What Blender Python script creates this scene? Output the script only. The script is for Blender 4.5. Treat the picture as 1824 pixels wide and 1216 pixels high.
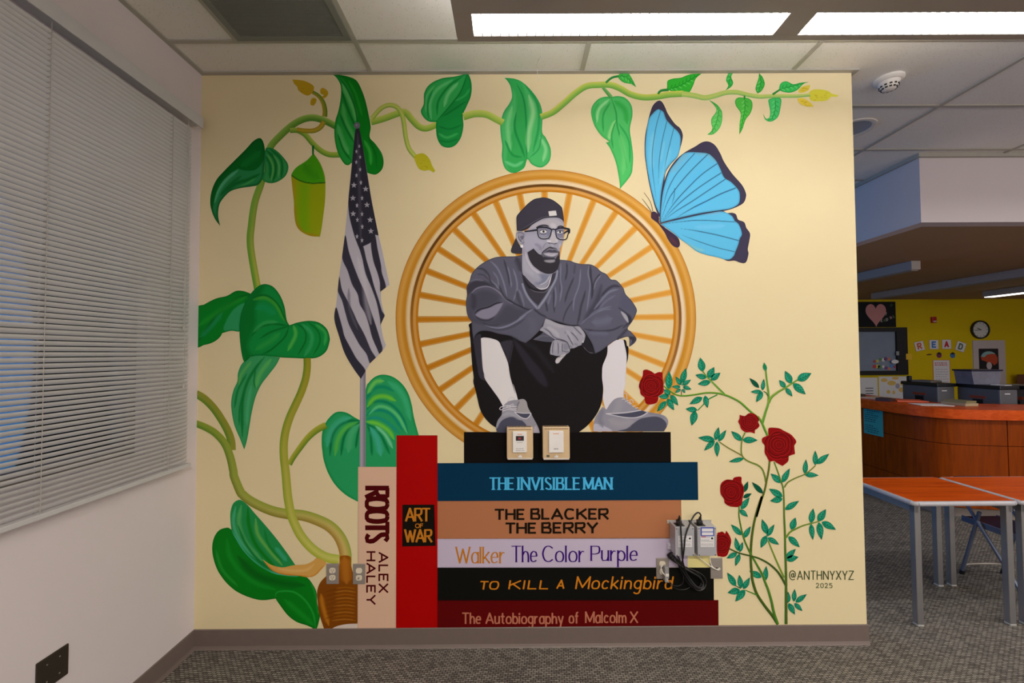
import bpy, bmesh, math, random
import numpy as np
from mathutils import Vector, Matrix, geometry
for o in list(bpy.data.objects): bpy.data.objects.remove(o, do_unlink=True)
SC = bpy.context.scene; COL = SC.collection
random.seed(7); RNG = np.random.RandomState(11)
PI = math.pi

# ------------------------------------------------------------------ camera, world, lamps, exposure
# world frame: left wall X=0, mural wall Y=0 (room side is -Y), floor Z=0
PITCH, YAW, ROLL, FPX = .0272, .0029, -.0059, 756.7
CAM = np.array([1.7828, -2.426, 1.6417])
_cp, _sp, _cy, _sy = math.cos(PITCH), math.sin(PITCH), math.cos(YAW), math.sin(YAW)
FWD = np.array([_sy*_cp, _cy*_cp, _sp]); _r = np.array([_cy, -_sy, 0.]); _u = np.cross(_r, FWD)
RGT = math.cos(ROLL)*_r + math.sin(ROLL)*_u; UPV = -math.sin(ROLL)*_r + math.cos(ROLL)*_u
cd = bpy.data.cameras.new('camera'); cam = bpy.data.objects.new('camera', cd); COL.objects.link(cam)
cd.sensor_width = 36; cd.lens = FPX/1824*36; cd.clip_start = .05
cam.matrix_world = Matrix([[RGT[i], UPV[i], -FWD[i], CAM[i]] for i in range(3)] + [[0, 0, 0, 1]])
SC.camera = cam
SC.view_settings.view_transform = 'Standard'; SC.view_settings.look = 'None'
SC.view_settings.gamma = 1; SC.view_settings.exposure = 0; SC.view_settings.use_curve_mapping = False

w = bpy.data.worlds.new('daylight'); SC.world = w; w.use_nodes = True
bg = w.node_tree.nodes['Background']; bg.inputs[0].default_value = (.07, .30, .80, 1); bg.inputs[1].default_value = .55

def lamp(name, loc, size, energy, color, rot, spread=180):
    l = bpy.data.lights.new(name, 'AREA'); l.shape = 'RECTANGLE'; l.size, l.size_y = size
    l.energy = energy; l.color = color; l.spread = math.radians(spread)
    o = bpy.data.objects.new(name, l); COL.objects.link(o); o.location = loc; o.rotation_euler = rot
    return o
TUBE = (1, .97, .94)
DAY = (.10, .40, 1.0)
WARM = (1, .945, .83)
# other pendants of the room, added fill panels near the rear wall, daylight of the windows behind the mural wall
lamp('tube_light', (2.9, -3.7, 2.93), (2.7, .2), 132, WARM, (0, 0, 0))
lamp('tube_light', (5.8, -3.7, 2.93), (2.7, .2), 9, WARM, (0, 0, 0))
lamp('tube_light', (5.9, -.8, 2.93), (2.3, .12), 22, TUBE, (0, 0, 0))
lamp('tube_light', (8.2, -.8, 2.93), (2.6, .12), 62, TUBE, (0, 0, 0))  # unseen tube added to brighten the bulkhead front and right-hand ceiling
lamp('tube_light', (10.4, 4.1, 2.58), (.12, 2.2), 2.5, TUBE, (0, 0, 0))
lamp('rear_fill_light', (2.5, -5.3, 2.2), (4, 1.5), 15, WARM, (-PI/2, 0, PI))  # unseen fill panel added to raise the room's general brightness
lamp('rear_fill_light', (8.6, -5.3, 2.0), (4, 1.5), 102, TUBE, (-PI/2, 0, PI))  # second added panel, lifts the bulkhead, right ceiling and counter
lamp('window_daylight', (.12, 3.2, 1.75), (1.6, 3.6), 54, DAY, (0, -PI/2, 0))

# ------------------------------------------------------------------ materials (all procedural)
def lin(c):
    c = c/255.
    return c/12.92 if c <= .04045 else ((c+.055)/1.055)**2.4
def L3(c): return tuple(lin(v) for v in c)
MATS = {}
def mat(name, rgb, rough=.6, metal=0, var=.04, scale=30, bump=0, spec=.5, emit=None, trans=0, detail=3, stretch=None):
    if name in MATS: return MATS[name]
    m = bpy.data.materials.new(name); m.use_nodes = True; t = m.node_tree; b = t.nodes['Principled BSDF']
    c = L3(rgb)
    tc = t.nodes.new('ShaderNodeTexCoord'); n = t.nodes.new('ShaderNodeTexNoise'); r = t.nodes.new('ShaderNodeMix'); r.data_type = 'RGBA'
    n.inputs['Scale'].default_value = scale; n.inputs['Detail'].default_value = detail
    src = tc.outputs['Object']
    if stretch:
        mp = t.nodes.new('ShaderNodeMapping'); mp.inputs['Scale'].default_value = stretch
        t.links.new(src, mp.inputs[0]); src = mp.outputs[0]
    t.links.new(src, n.inputs['Vector']); t.links.new(n.outputs['Fac'], r.inputs[0])
    r.inputs[6].default_value = (*[max(0, v*(1-var)) for v in c], 1); r.inputs[7].default_value = (*[min(1, v*(1+var)) for v in c], 1)
    t.links.new(r.outputs[2], b.inputs['Base Color'])
    b.inputs['Roughness'].default_value = rough; b.inputs['Metallic'].default_value = metal
    b.inputs['Specular IOR Level'].default_value = spec
    if bump:
        bp = t.nodes.new('ShaderNodeBump'); bp.inputs['Strength'].default_value = bump; bp.inputs['Distance'].default_value = .004
        t.links.new(n.outputs['Fac'], bp.inputs['Height']); t.links.new(bp.outputs[0], b.inputs['Normal'])
    if emit:
        b.inputs['Emission Color'].default_value = (*L3(emit[0]), 1); b.inputs['Emission Strength'].default_value = emit[1]
    if trans: b.inputs['Transmission Weight'].default_value = trans
    MATS[name] = m
    return m
def paint_material():
    m = bpy.data.materials.new('mural_paint'); m.use_nodes = True; t = m.node_tree; b = t.nodes['Principled BSDF']
    a = t.nodes.new('ShaderNodeAttribute'); a.attribute_name = 'paint'
    n = t.nodes.new('ShaderNodeTexNoise'); n.inputs['Scale'].default_value = 120; tc = t.nodes.new('ShaderNodeTexCoord')
    bp = t.nodes.new('ShaderNodeBump'); bp.inputs['Strength'].default_value = .05; bp.inputs['Distance'].default_value = .002
    t.links.new(tc.outputs['Object'], n.inputs['Vector']); t.links.new(n.outputs['Fac'], bp.inputs['Height']); t.links.new(bp.outputs[0], b.inputs['Normal'])
    t.links.new(a.outputs['Color'], b.inputs['Base Color']); b.inputs['Roughness'].default_value = .65; b.inputs['Specular IOR Level'].default_value = .08
    MATS['mural_paint'] = m
    return m
PAINT = paint_material()
def carpet_material():
    m = bpy.data.materials.new('woven_loop_carpet'); m.use_nodes = True; t = m.node_tree; b = t.nodes['Principled BSDF']
    tc = t.nodes.new('ShaderNodeTexCoord'); mp = t.nodes.new('ShaderNodeMapping'); br = t.nodes.new('ShaderNodeTexBrick')
    mp.inputs['Rotation'].default_value = (0, 0, .10)
    n = t.nodes.new('ShaderNodeTexNoise'); n.inputs['Scale'].default_value = 45; n.inputs['Detail'].default_value = 6
    n2 = t.nodes.new('ShaderNodeTexNoise'); n2.inputs['Scale'].default_value = 420
    t.links.new(tc.outputs['Object'], n.inputs['Vector']); t.links.new(tc.outputs['Object'], n2.inputs['Vector'])
    wv = t.nodes.new('ShaderNodeVectorMath'); wv.operation = 'SCALE'; wv.inputs['Scale'].default_value = .006
    ad = t.nodes.new('ShaderNodeVectorMath'); ad.operation = 'ADD'
    t.links.new(n.outputs['Color'], wv.inputs[0]); t.links.new(tc.outputs['Object'], ad.inputs[0]); t.links.new(wv.outputs[0], ad.inputs[1])
    t.links.new(ad.outputs[0], mp.inputs[0]); t.links.new(mp.outputs[0], br.inputs['Vector'])
    br.inputs['Scale'].default_value = 1; br.inputs['Brick Width'].default_value = .026; br.inputs['Row Height'].default_value = .0125
    br.inputs['Mortar Size'].default_value = .0022; br.inputs['Mortar Smooth'].default_value = .6; br.inputs['Bias'].default_value = -.1
    br.inputs['Color1'].default_value = (*L3((164, 156, 145)), 1); br.inputs['Color2'].default_value = (*L3((112, 105, 99)), 1); br.inputs['Mortar'].default_value = (*L3((40, 37, 38)), 1)
    mx = t.nodes.new('ShaderNodeMix'); mx.data_type = 'RGBA'; mx.blend_type = 'MULTIPLY'; mx.inputs[0].default_value = .75
    cr = t.nodes.new('ShaderNodeValToRGB'); cr.color_ramp.elements[0].position = .3; cr.color_ramp.elements[0].color = (.35, .35, .35, 1); cr.color_ramp.elements[1].position = .7
    t.links.new(n2.outputs['Fac'], cr.inputs[0]); t.links.new(br.outputs['Color'], mx.inputs[6]); t.links.new(cr.outputs[0], mx.inputs[7])
    t.links.new(mx.outputs[2], b.inputs['Base Color']); b.inputs['Roughness'].default_value = .95; b.inputs['Specular IOR Level'].default_value = .1
    bp = t.nodes.new('ShaderNodeBump'); bp.inputs['Strength'].default_value = .6; bp.inputs['Distance'].default_value = .004
    inv = t.nodes.new('ShaderNodeMath'); inv.operation = 'SUBTRACT'; inv.inputs[0].default_value = 1
    t.links.new(br.outputs['Fac'], inv.inputs[1]); t.links.new(inv.outputs[0], bp.inputs['Height']); t.links.new(bp.outputs[0], b.inputs['Normal'])
    MATS['carpet'] = m; return m
def tile_material():
    m = bpy.data.materials.new('fissured_ceiling_tile'); m.use_nodes = True; t = m.node_tree; b = t.nodes['Principled BSDF']
    tc = t.nodes.new('ShaderNodeTexCoord'); v = t.nodes.new('ShaderNodeTexVoronoi'); v.inputs['Scale'].default_value = 75
    n = t.nodes.new('ShaderNodeTexNoise'); n.inputs['Scale'].default_value = 26; n.inputs['Detail'].default_value = 5
    t.links.new(tc.outputs['Object'], v.inputs['Vector']); t.links.new(tc.outputs['Object'], n.inputs['Vector'])
    cr = t.nodes.new('ShaderNodeValToRGB'); e = cr.color_ramp.elements
    e[0].position = .10; e[0].color = (*L3((150, 140, 130)), 1); e[1].position = .2; e[1].color = (*L3((238, 235, 232)), 1)
    t.links.new(v.outputs['Distance'], cr.inputs[0])
    mx = t.nodes.new('ShaderNodeMix'); mx.data_type = 'RGBA'; t.links.new(n.outputs['Fac'], mx.inputs[0])
    mx.inputs[6].default_value = (*L3((234, 230, 225)), 1); t.links.new(cr.outputs[0], mx.inputs[7]); t.links.new(mx.outputs[2], b.inputs['Base Color'])
    b.inputs['Roughness'].default_value = .95; b.inputs['Specular IOR Level'].default_value = .1
    MATS['tile'] = m; return m
def wood_material(name, dark, light, rough, stretch, scale=6):
    m = bpy.data.materials.new(name); m.use_nodes = True; t = m.node_tree; b = t.nodes['Principled BSDF']
    tc = t.nodes.new('ShaderNodeTexCoord'); mp = t.nodes.new('ShaderNodeMapping'); mp.inputs['Scale'].default_value = stretch
    n = t.nodes.new('ShaderNodeTexNoise'); n.inputs['Scale'].default_value = scale; n.inputs['Detail'].default_value = 6; n.inputs['Distortion'].default_value = .6
    cr = t.nodes.new('ShaderNodeValToRGB'); e = cr.color_ramp.elements
    e[0].position = .3; e[0].color = (*L3(dark), 1); e[1].position = .7; e[1].color = (*L3(light), 1)
    t.links.new(tc.outputs['Object'], mp.inputs[0]); t.links.new(mp.outputs[0], n.inputs['Vector']); t.links.new(n.outputs['Fac'], cr.inputs[0])
    t.links.new(cr.outputs[0], b.inputs['Base Color']); b.inputs['Roughness'].default_value = rough; b.inputs['Specular IOR Level'].default_value = .12
    MATS[name] = m; return m
def glass_material():
    m = bpy.data.materials.new('window_glass'); m.use_nodes = True; t = m.node_tree
    for n in list(t.nodes): t.nodes.remove(n)
    o = t.nodes.new('ShaderNodeOutputMaterial'); mx = t.nodes.new('ShaderNodeMixShader'); tr = t.nodes.new('ShaderNodeBsdfTransparent'); gl = t.nodes.new('ShaderNodeBsdfGlossy')
    fr = t.nodes.new('ShaderNodeFresnel'); gl.inputs['Roughness'].default_value = .02
    t.links.new(fr.outputs[0], mx.inputs[0]); t.links.new(tr.outputs[0], mx.inputs[1]); t.links.new(gl.outputs[0], mx.inputs[2]); t.links.new(mx.outputs[0], o.inputs[0])
    MATS['glass'] = m; return m
carpet_material(); tile_material(); glass_material()
M_CREAM = mat('cream_wall_paint', (229, 213, 171), .65, var=.015, scale=3, spec=.1)
M_WHITE = mat('white_wall_paint', (218, 208, 211), .7, var=.02, scale=4, spec=.2)
M_YEL = mat('yellow_wall_paint', (214, 184, 4), .65, var=.04, scale=2, spec=.2)
M_LOW = mat('tan_plaster', (178, 150, 120), .8, var=.06, scale=2, spec=.1)
M_BASE = mat('brown_vinyl_base', (112, 98, 92), .5, var=.06, scale=25)
M_BAR = mat('painted_steel_bar', (176, 172, 163), .5, var=.02)
M_BLIND = mat('aluminium_slat', (196, 194, 196), .5, var=.03, scale=8, spec=.4)
M_STEEL = mat('brushed_steel', (158, 149, 142), .42, metal=.3, var=.08, scale=60, stretch=(1, 1, 12))
M_FRAME = mat('grey_steel_frame', (176, 174, 176), .36, metal=.85, var=.04)
M_PEND = mat('pendant_grey_enamel', (150, 144, 142), .45, var=.03, scale=5)
M_BLACK = mat('black_plastic', (22, 21, 23), .45, var=.1)
M_DESK = wood_material('cherry_laminate', (168, 58, 4), (206, 84, 12), .4, (.6, 9, 9), 4)
M_CLIP = wood_material('cherry_edge', (184, 66, 12), (214, 88, 30), .35, (3, 3, 6), 5)
M_CPAN = wood_material('cherry_panel', (116, 46, 0), (142, 60, 0), .45, (6, 6, .5), 5)

# ------------------------------------------------------------------ object helpers
def tag(o, label=None, cat=None, group=None, kind=None):
    if label: o['label'] = label
    if cat: o['category'] = cat
    if group: o['group'] = group
    if kind: o['kind'] = kind
    return o
def empty(name, loc, label, cat, group=None):
    o = bpy.data.objects.new(name, None); COL.objects.link(o); o.location = loc; o.empty_display_size = .05
    return tag(o, label, cat, group)
def base_of(p):
    v = Vector((0, 0, 0))
    while p is not None: v = v + p.location; p = p.parent
    return v
class MB:
    """collects shapes in world coordinates; build() links them as one mesh object"""
    def __init__(self): self.bm = bmesh.new()
    def box(self, x0, x1, y0, y1, z0, z1, bev=0, M=None):
        r = bmesh.ops.create_cube(self.bm, size=1)
        for v in r['verts']:
            v.co = Vector(((x0+x1)/2 + v.co.x*(x1-x0), (y0+y1)/2 + v.co.y*(y1-y0), (z0+z1)/2 + v.co.z*(z1-z0)))
        vs = r['verts']
        if bev:
            es = list({e for v in vs for e in v.link_edges})
            q = bmesh.ops.bevel(self.bm, geom=es, offset=bev, segments=2, affect='EDGES', profile=.5)
            vs = list({v for f in q['faces'] for v in f.verts} | {v for v in vs if v.is_valid})
        if M is not None:
            for v in vs: v.co = M @ v.co
        return self
    def cyl(self, a, b, r0, r1=None, n=14, caps=True):
        a, b = Vector(a), Vector(b); r1 = r0 if r1 is None else r1
        d = b-a; q = d.to_track_quat('Z', 'Y').to_matrix().to_4x4()
        bmesh.ops.create_cone(self.bm, cap_ends=caps, segments=n, radius1=r0, radius2=r1, depth=d.length, matrix=Matrix.Translation((a+b)/2) @ q)
        return self
    def tube(self, pts, r, n=8, smooth=3):
        P = [Vector(p) for p in pts]
        if smooth:
            Q = [P[0]-(P[1]-P[0])] + P + [P[-1]+(P[-1]-P[-2])]; R = []
            for i in range(1, len(Q)-2):
                for s in range(smooth):
                    t = s/smooth; p0, p1, p2, p3 = Q[i-1], Q[i], Q[i+1], Q[i+2]
                    R.append(.5*((2*p1)+(p2-p0)*t+(2*p0-5*p1+4*p2-p3)*t*t+(3*p1-p0-3*p2+p3)*t**3))
            P = R+[P[-1]]
        rings = []; up = Vector((.13, .21, 1)).normalized()
        for i, p in enumerate(P):
            d = (P[min(i+1, len(P)-1)]-P[max(i-1, 0)]).normalized()
            x = d.cross(up); x = x.normalized() if x.length > 1e-3 else Vector((1, 0, 0)); y = d.cross(x).normalized()
            rings.append([self.bm.verts.new(p + r*(math.cos(2*PI*k/n)*x+math.sin(2*PI*k/n)*y)) for k in range(n)])
        for A, B in zip(rings, rings[1:]):
            for k in range(n): self.bm.faces.new((A[k], A[(k+1) % n], B[(k+1) % n], B[k]))
        self.bm.faces.new(rings[0][::-1]); self.bm.faces.new(rings[-1])
        return self
    def lathe(self, c, prof, axis='Z', n=28):
        c = Vector(c); rings = []
        for r, h in prof:
            ring = []
            for k in range(n):
                a = 2*PI*k/n; u, v = r*math.cos(a), r*math.sin(a)
                ring.append(self.bm.verts.new(c + (Vector((u, v, h)) if axis == 'Z' else Vector((u, -h, v)) if axis == '-Y' else Vector((h, u, v)))))
            rings.append(ring)
        for A, B in zip(rings, rings[1:]):
            for k in range(n): self.bm.faces.new((A[k], A[(k+1) % n], B[(k+1) % n], B[k]))
        if prof[0][0] > 1e-5: self.bm.faces.new(rings[0])
        if prof[-1][0] > 1e-5: self.bm.faces.new(rings[-1][::-1])
        return self
    def prism(self, poly, f0, f1):
        """poly: 2-D outline; f0/f1 turn (u,v) into the two end caps' points"""
        A = [self.bm.verts.new(f0(*p)) for p in poly]; B = [self.bm.verts.new(f1(*p)) for p in poly]
        n = len(poly)
        self.bm.faces.new(A); self.bm.faces.new(B[::-1])
        for k in range(n): self.bm.faces.new((A[k], B[k], B[(k+1) % n], A[(k+1) % n]))
        return self
    def wallpoly(self, poly, y, th=.003):
        """outline of (x,z) on a wall facing -Y at depth y"""
        return self.prism(poly, lambda u, v: (u, y-th, v), lambda u, v: (u, y, v))
    def build(self, name, m, parent=None, smooth=False, label=None, loc=None, recalc=True):
        bm = self.bm
        if recalc: bmesh.ops.recalc_face_normals(bm, faces=bm.faces[:])
        off = base_of(parent) if parent is not None else Vector(loc) if loc is not None else None
        if off is None:
            xs = [v.co for v in bm.verts]
            off = Vector(((min(v.x for v in xs)+max(v.x for v in xs))/2, (min(v.y for v in xs)+max(v.y for v in xs))/2, min(v.z for v in xs)))
        for v in bm.verts: v.co -= off
        me = bpy.data.meshes.new(name); bm.to_mesh(me); bm.free()
        if smooth:
            for p in me.polygons: p.use_smooth = True
            me.set_sharp_from_angle(angle=.7)
        me.materials.append(m)
        o = bpy.data.objects.new(name, me); COL.objects.link(o)
        if parent is not None: o.parent = parent
        else: o.location = off
        if label: o['label'] = label
        return o
def struct(name, mb, m, parent=None):
    o = mb.build(name, m, parent)
    if parent is None: o['kind'] = 'structure'
    return o
def copy_tree(o, parent=None):
    c = o.copy(); COL.objects.link(c); c.parent = parent
    for ch in list(o.children): copy_tree(ch, c)
    return c
def ray(x, y): return FWD + RGT*((x-912)/FPX) + UPV*((608-y)/FPX)
def atY(x, y, Y): d = ray(x, y); return CAM + d*((Y-CAM[1])/d[1])

# ------------------------------------------------------------------ the room
W, H, HB = 3.776, 3.2685, .107            # mural wall width, ceiling height, base height
XR, YB, YF, ZL = 13.2, 6.304, -5.6, 2.72  # right wall, yellow wall, rear wall, low ceiling
struct('floor', MB().box(-.2, XR+.2, YF-.2, YB+.2, -.1, 0), MATS['carpet'])
WY0, WY1, WZ0, WZ1 = -2.62, -.34, 1.16, 2.88   # window opening in the left wall
f = MB().box(-.18, 0, YF, WY0, 0, H+.1).box(-.18, 0, WY1, YB, 0, H+.1).box(-.18, 0, WY0, WY1, 0, WZ0).box(-.18, 0, WY0, WY1, WZ1, H+.1)
struct('wall_left', f, M_WHITE)
struct('wall_mural', MB().box(0, W, 0, .16, 0, H), M_CREAM)
struct('wall_back', MB().box(0, XR, YB, YB+.15, 0, H+.1), M_YEL)
struct('wall_right', MB().box(XR, XR+.15, YF, YB, 0, H+.1), M_WHITE)
struct('wall_rear', MB().box(-.18, XR+.15, YF-.15, YF, 0, H+.1), M_WHITE)
struct('ceiling', MB().box(-.18, XR, YF, YB, H, H+.1), MATS['tile'])
SX, SY = 5.18, 1.047                        # bulkhead corner
struct('wall_soffit', MB().box(SX, XR, SY, SY+.12, ZL-.02, H).box(SX, SX+.12, SY+.12, YB, ZL-.02, H), M_WHITE)
struct('ceiling', MB().box(SX+.12, XR, SY+.12, YB, ZL-.02, ZL+.05), M_LOW)
# suspended grid: T-bars along X every 2 ft, along Y every 4 ft, wall angles
g = MB(); bw = .012
ys = [-.262+.6096*k for k in range(-8, 11)]; xs = [.9837+1.2192*k for k in range(0, 10)]
for y in ys:
    if y < SY: g.box(0, XR, y-bw, y+bw, H-.006, H)
    else: g.box(0, SX, y-bw, y+bw, H-.006, H)
for x in xs:
    g.box(x-bw, x+bw, YF, 0 if x < W else YB if x < SX else SY, H-.0065, H)
    if x < W: g.box(x-bw, x+bw, .16, YB, H-.0065, H)
g.box(.372-bw, .372+bw, -.262-.6096, -.262, H-.0065, H)
struct('trim_1', g, M_BAR)
g = MB().box(0, W+.028, -.028, 0, H-.008, H).box(W, W+.028, .0005, .16, H-.008, H).box(0, .028, YF, -.0285, H-.008, H)
g.box(SX-.03, XR, SY-.03, SY, H-.03, H).box(SX-.03, SX, SY+.0005, YB, H-.03, H)
struct('trim_2', g, M_BAR)
# vinyl cove base with a small toe
def cove(mb, p0, p1, nrm):
    p0, p1, nrm = Vector(p0), Vector(p1), Vector(nrm)
    prof = [(0, 0), (.016, 0), (.012, .006), (.007, .018), (.006, HB-.003), (.004, HB), (0, HB)]
    return mb.prism(prof, lambda u, v: p0+nrm*u+Vector((0, 0, v)), lambda u, v: p1+nrm*u+Vector((0, 0, v)))
struct('baseboard_mural', cove(MB(), (0, 0, 0), (W+.007, 0, 0), (0, -1, 0)), M_BASE)
struct('baseboard_left', cove(MB(), (0, YF, 0), (0, -.006, 0), (1, 0, 0)), M_BASE)
struct('baseboard_back', cove(MB(), (0, YB, 0), (XR, YB, 0), (0, -1, 0)), M_BASE)
# window behind the blind
win = struct('window_1', MB().box(-.16, -.05, WY0, WY0+.05, WZ0, WZ1).box(-.16, -.05, WY1-.05, WY1, WZ0, WZ1).box(-.16, -.05, WY0+.0502, WY1-.0502, WZ0, WZ0+.05).box(-.16, -.05, WY0+.0502, WY1-.0502, WZ1-.05, WZ1)
             .box(-.14, -.07, WY0+.0502, WY1-.0502, 1.72, 1.76), mat('window_aluminium', (120, 112, 106), .5))
MB().box(-.108, -.1, WY0+.04, WY1-.04, WZ0+.04, WZ1-.04).build('pane', MATS['glass'], win)

# ------------------------------------------------------------------ venetian blind on the left wall
BY0, BY1, BZ0, BZ1 = -2.9, -.125, 1.045, 2.905
bl = empty('venetian_blind', (.05, (BY0+BY1)/2, BZ0), 'grey slatted venetian blind drawn down over the left wall window', 'blind')
MB().box(.0, .062, BY0-.02, BY1+.045, BZ1+.012, BZ1+.062, .003).box(.058, .068, BY0-.02, BY1+.05, BZ1+.002, BZ1+.066, .002).build('headrail', M_BLIND, bl)
pitch_, sw, th = .0211, .0192, math.radians(64)
NS = int((BZ1-.01-BZ0-.03)/pitch_)
prof = []
for k in range(5):
    s = k/4-.5; prof.append((s*sw, .0016*(1-4*s*s)))
sl = None
for i in range(NS):
    z = BZ0+.032+i*pitch_
    if sl is None:
        mb = MB(); A = []
        for y in (BY0, BY1):
            A.append([mb.bm.verts.new((.038 + s*math.cos(th) + c*math.sin(th), y, z + s*math.sin(th) - c*math.cos(th))) for s, c in prof])
        for k in range(4): mb.bm.faces.new((A[0][k], A[0][k+1], A[1][k+1], A[1][k]))
        sl = mb.build('slat', M_BLIND, bl); z00 = z
    else:
        c = sl.copy(); COL.objects.link(c); c.parent = bl; c.location = sl.location + Vector((0, 0, z-z00))
MB().box(.02, .056, BY0, BY1+.012, BZ0-.004, BZ0+.016, .003).build('bottom_rail', M_BLIND, bl)
M_CORD = mat('blind_cord', (178, 172, 166), .8)
for y in (-.265, -.845, -1.6):
    mb = MB(); mb.tube([(.0515, y, BZ0), (.0515, y, BZ1)], .0011, 5, 0); mb.tube([(.026, y, BZ0), (.026, y, BZ1)], .0009, 5, 0)
    for i in range(NS): mb.tube([(.026, y, BZ0+.022+i*pitch_), (.052, y+.004, BZ0+.030+i*pitch_)], .0008, 4, 0)
    mb.build('ladder_cord', M_CORD, bl)
for y, zb in ((-.175, 1.80), (-.17, 1.49)):
    t_ = MB().tube([(.06, y, BZ1), (.063, y-.01, (BZ1+zb)/2), (.061, y-.012, zb)], .001, 5, 4).build('pull_cord', M_CORD, bl)
    MB().cyl((.061, y-.012, zb-.022), (.061, y-.012, zb), .006, .003, 10).build('tassel', M_CORD, t_)

# ------------------------------------------------------------------ ceiling fittings
px0, px1, pz = 1.567, 4.262, 2.93
pen = empty('pendant_light', ((px0+px1)/2, -.87, pz), 'long grey fluorescent pendant with two lit louvred lenses above the mural', 'light fixture')
sec = [(-.703, 2.949), (-.704, 2.96), (-.72, 2.985), (-.79, 3.03), (-.87, 3.045), (-.95, 3.03), (-1.02, 2.985), (-1.04, 2.96), (-1.039, 2.949)]
pb = MB(); lens = [(1.640, 2.858), (2.958, 4.19)]
pb.prism(sec, lambda u, v: (px0, u, v), lambda u, v: (px1, u, v))
pb.box(px0+.004, px1-.004, -1.039, -.845, pz, 2.9485).box(px0+.004, px1-.004, -.732, -.703, pz, 2.9485)
for a, b_ in ((px0+.004, lens[0][0]), (lens[0][1], lens[1][0]), (lens[1][1], px1-.004)): pb.box(a, b_, -.846, -.731, pz, 2.9485)
body = pb.build('housing', M_PEND, pen)
M_LENS = mat('lit_tube_lens', (255, 252, 246), .4, emit=((255, 253, 250), 10))
M_LOUV = mat('white_louvre', (235, 235, 235), .3)
for a, b_ in lens:
    ln = MB().box(a, b_, -.846, -.731, 2.944, 2.9475).build('lens', M_LENS, pen)
    lv = MB(); n = 34
    for k in range(1, n): x = a+(b_-a)*k/n; lv.box(x-.0012, x+.0012, -.845, -.732, pz+.001, 2.943)
    lv.build('louvre', M_LOUV, pen)
lamp('uplight', ((px0+px1)/2, -.87, 3.062), (2.6, .15), 33, (1, .99, .99), (PI, 0, 0))
for x in (1.9, 3.9): MB().cyl((x, -.87, 3.04), (x, -.87, H), .004, n=8).build('hanger', M_BAR, pen)
tag(MB().tube([(1.915, -.71, 2.936), (1.918, -.66, 2.90), (1.905, -.6, 2.905), (1.913, -.55, 2.86)], .0012, 5).build('loose_thread', mat('thread', (225, 222, 215), .9)), 'thin white thread dangling from the far edge of the pendant', 'thread')

gr = empty('return_air_grille', (.678, -.567, H), 'square grey mesh return air grille in the ceiling', 'vent')
gx0, gx1, gy0, gy1 = .384, .971, -.858, -.275
M_GR = mat('grille_grey', (128, 130, 124), .6)
MB().box(gx0, gx1, gy0, gy0+.03, H-.012, H-.001).box(gx0, gx1, gy1-.03, gy1, H-.012, H-.001).box(gx0, gx0+.03, gy0+.0302, gy1-.0302, H-.012, H-.001).box(gx1-.03, gx1, gy0+.0302, gy1-.0302, H-.012, H-.001).build('frame', M_GR, gr)
lv = MB()
n = 66
for k in range(n): y = gy0+.03+(gy1-gy0-.06)*(k+.5)/n; lv.box(gx0+.03, gx1-.03, y-.0018, y+.0018, H-.010, H-.0045)
for k in range(n): x = gx0+.03+(gx1-gx0-.06)*(k+.5)/n; lv.box(x-.0018, x+.0018, gy0+.03, gy1-.03, H-.009, H-.0055)
lv.build('mesh_screen', M_GR, gr); MB().box(gx0+.02, gx1-.02, gy0+.02, gy1-.02, H-.003, H-.0005).build('backing', mat('duct_dark', (58, 56, 54), .9), gr)

sd = empty('smoke_detector', (4.055, .068, H-.07), 'small white dome smoke detector on the ceiling right of the mural', 'smoke detector')
MB().lathe((4.055, .068, H), [(.074, 0), (.074, -.012), (.066, -.02), (.058, -.024)]).build('base', mat('detector_white', (226, 220, 214), .5), sd, True)
MB().lathe((4.055, .068, H), [(.058, -.02), (.052, -.03), (.044, -.05), (.034, -.064), (.018, -.07), (.001, -.071)]).build('dome', MATS['detector_white'], sd, True)
mb = MB()
for zz, rr in ((.047, .0462), (.060, .0375)):
    for k in range(12):
        a = 2*PI*k/12; c, s = math.cos(a), math.sin(a); M = Matrix.Translation((4.055+rr*c, .068+rr*s, H-zz)) @ Matrix.Rotation(a, 4, 'Z')
        mb.box(-.004, .002, -.006, .006, -.0035, .0035, 0, M)
mb.build('vent_slot', M_BLACK, sd)
dl = empty('recessed_downlight', (4.285, .64, H-.02), 'round white recessed downlight in the ceiling beside the mural wall', 'light fixture')
MB().lathe((4.285, .64, H), [(.152, -.001), (.152, -.007), (.14, -.010), (.12, -.006), (.118, -.001)]).build('trim_ring', MATS['detector_white'], dl, True)
MB().lathe((4.285, .64, H), [(.118, -.004), (.1, .035), (.07, .06), (.001, .062)]).build('reflector', mat('satin_reflector', (190, 192, 196), .25, metal=.6), dl, True)

# strip lights under the low ceiling
def strip(x0, x1, y0, y1, lit, label):
    e = empty('strip_light', ((x0+x1)/2, (y0+y1)/2, ZL-.14), label, 'light fixture', 'strip lights under the low ceiling')
    MB().box(x0, x1, y0, y1, ZL-.125, ZL-.02, .006).build('housing', mat('strip_white', (176, 168, 166), .5), e)
    MB().box(x0+.012, x1-.012, y0+.02, y1-.02, ZL-.137, ZL-.124, .004).build('lens', mat('lit_strip_lens', (250, 250, 245), .4, emit=((255, 250, 240), 3)) if lit else mat('unlit_strip_lens', (150, 140, 132), .5), e)
strip(6.50, 6.61, 2.53, 5.6, False, 'nearest unlit strip light under the low ceiling, its blue side towards the mural')
strip(8.40, 8.55, 2.0, 5.33, False, 'long unlit strip light running back to the yellow wall')
strip(10.25, 10.42, 2.6, 5.15, True, 'strip light with a lit lens near the yellow wall')
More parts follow.
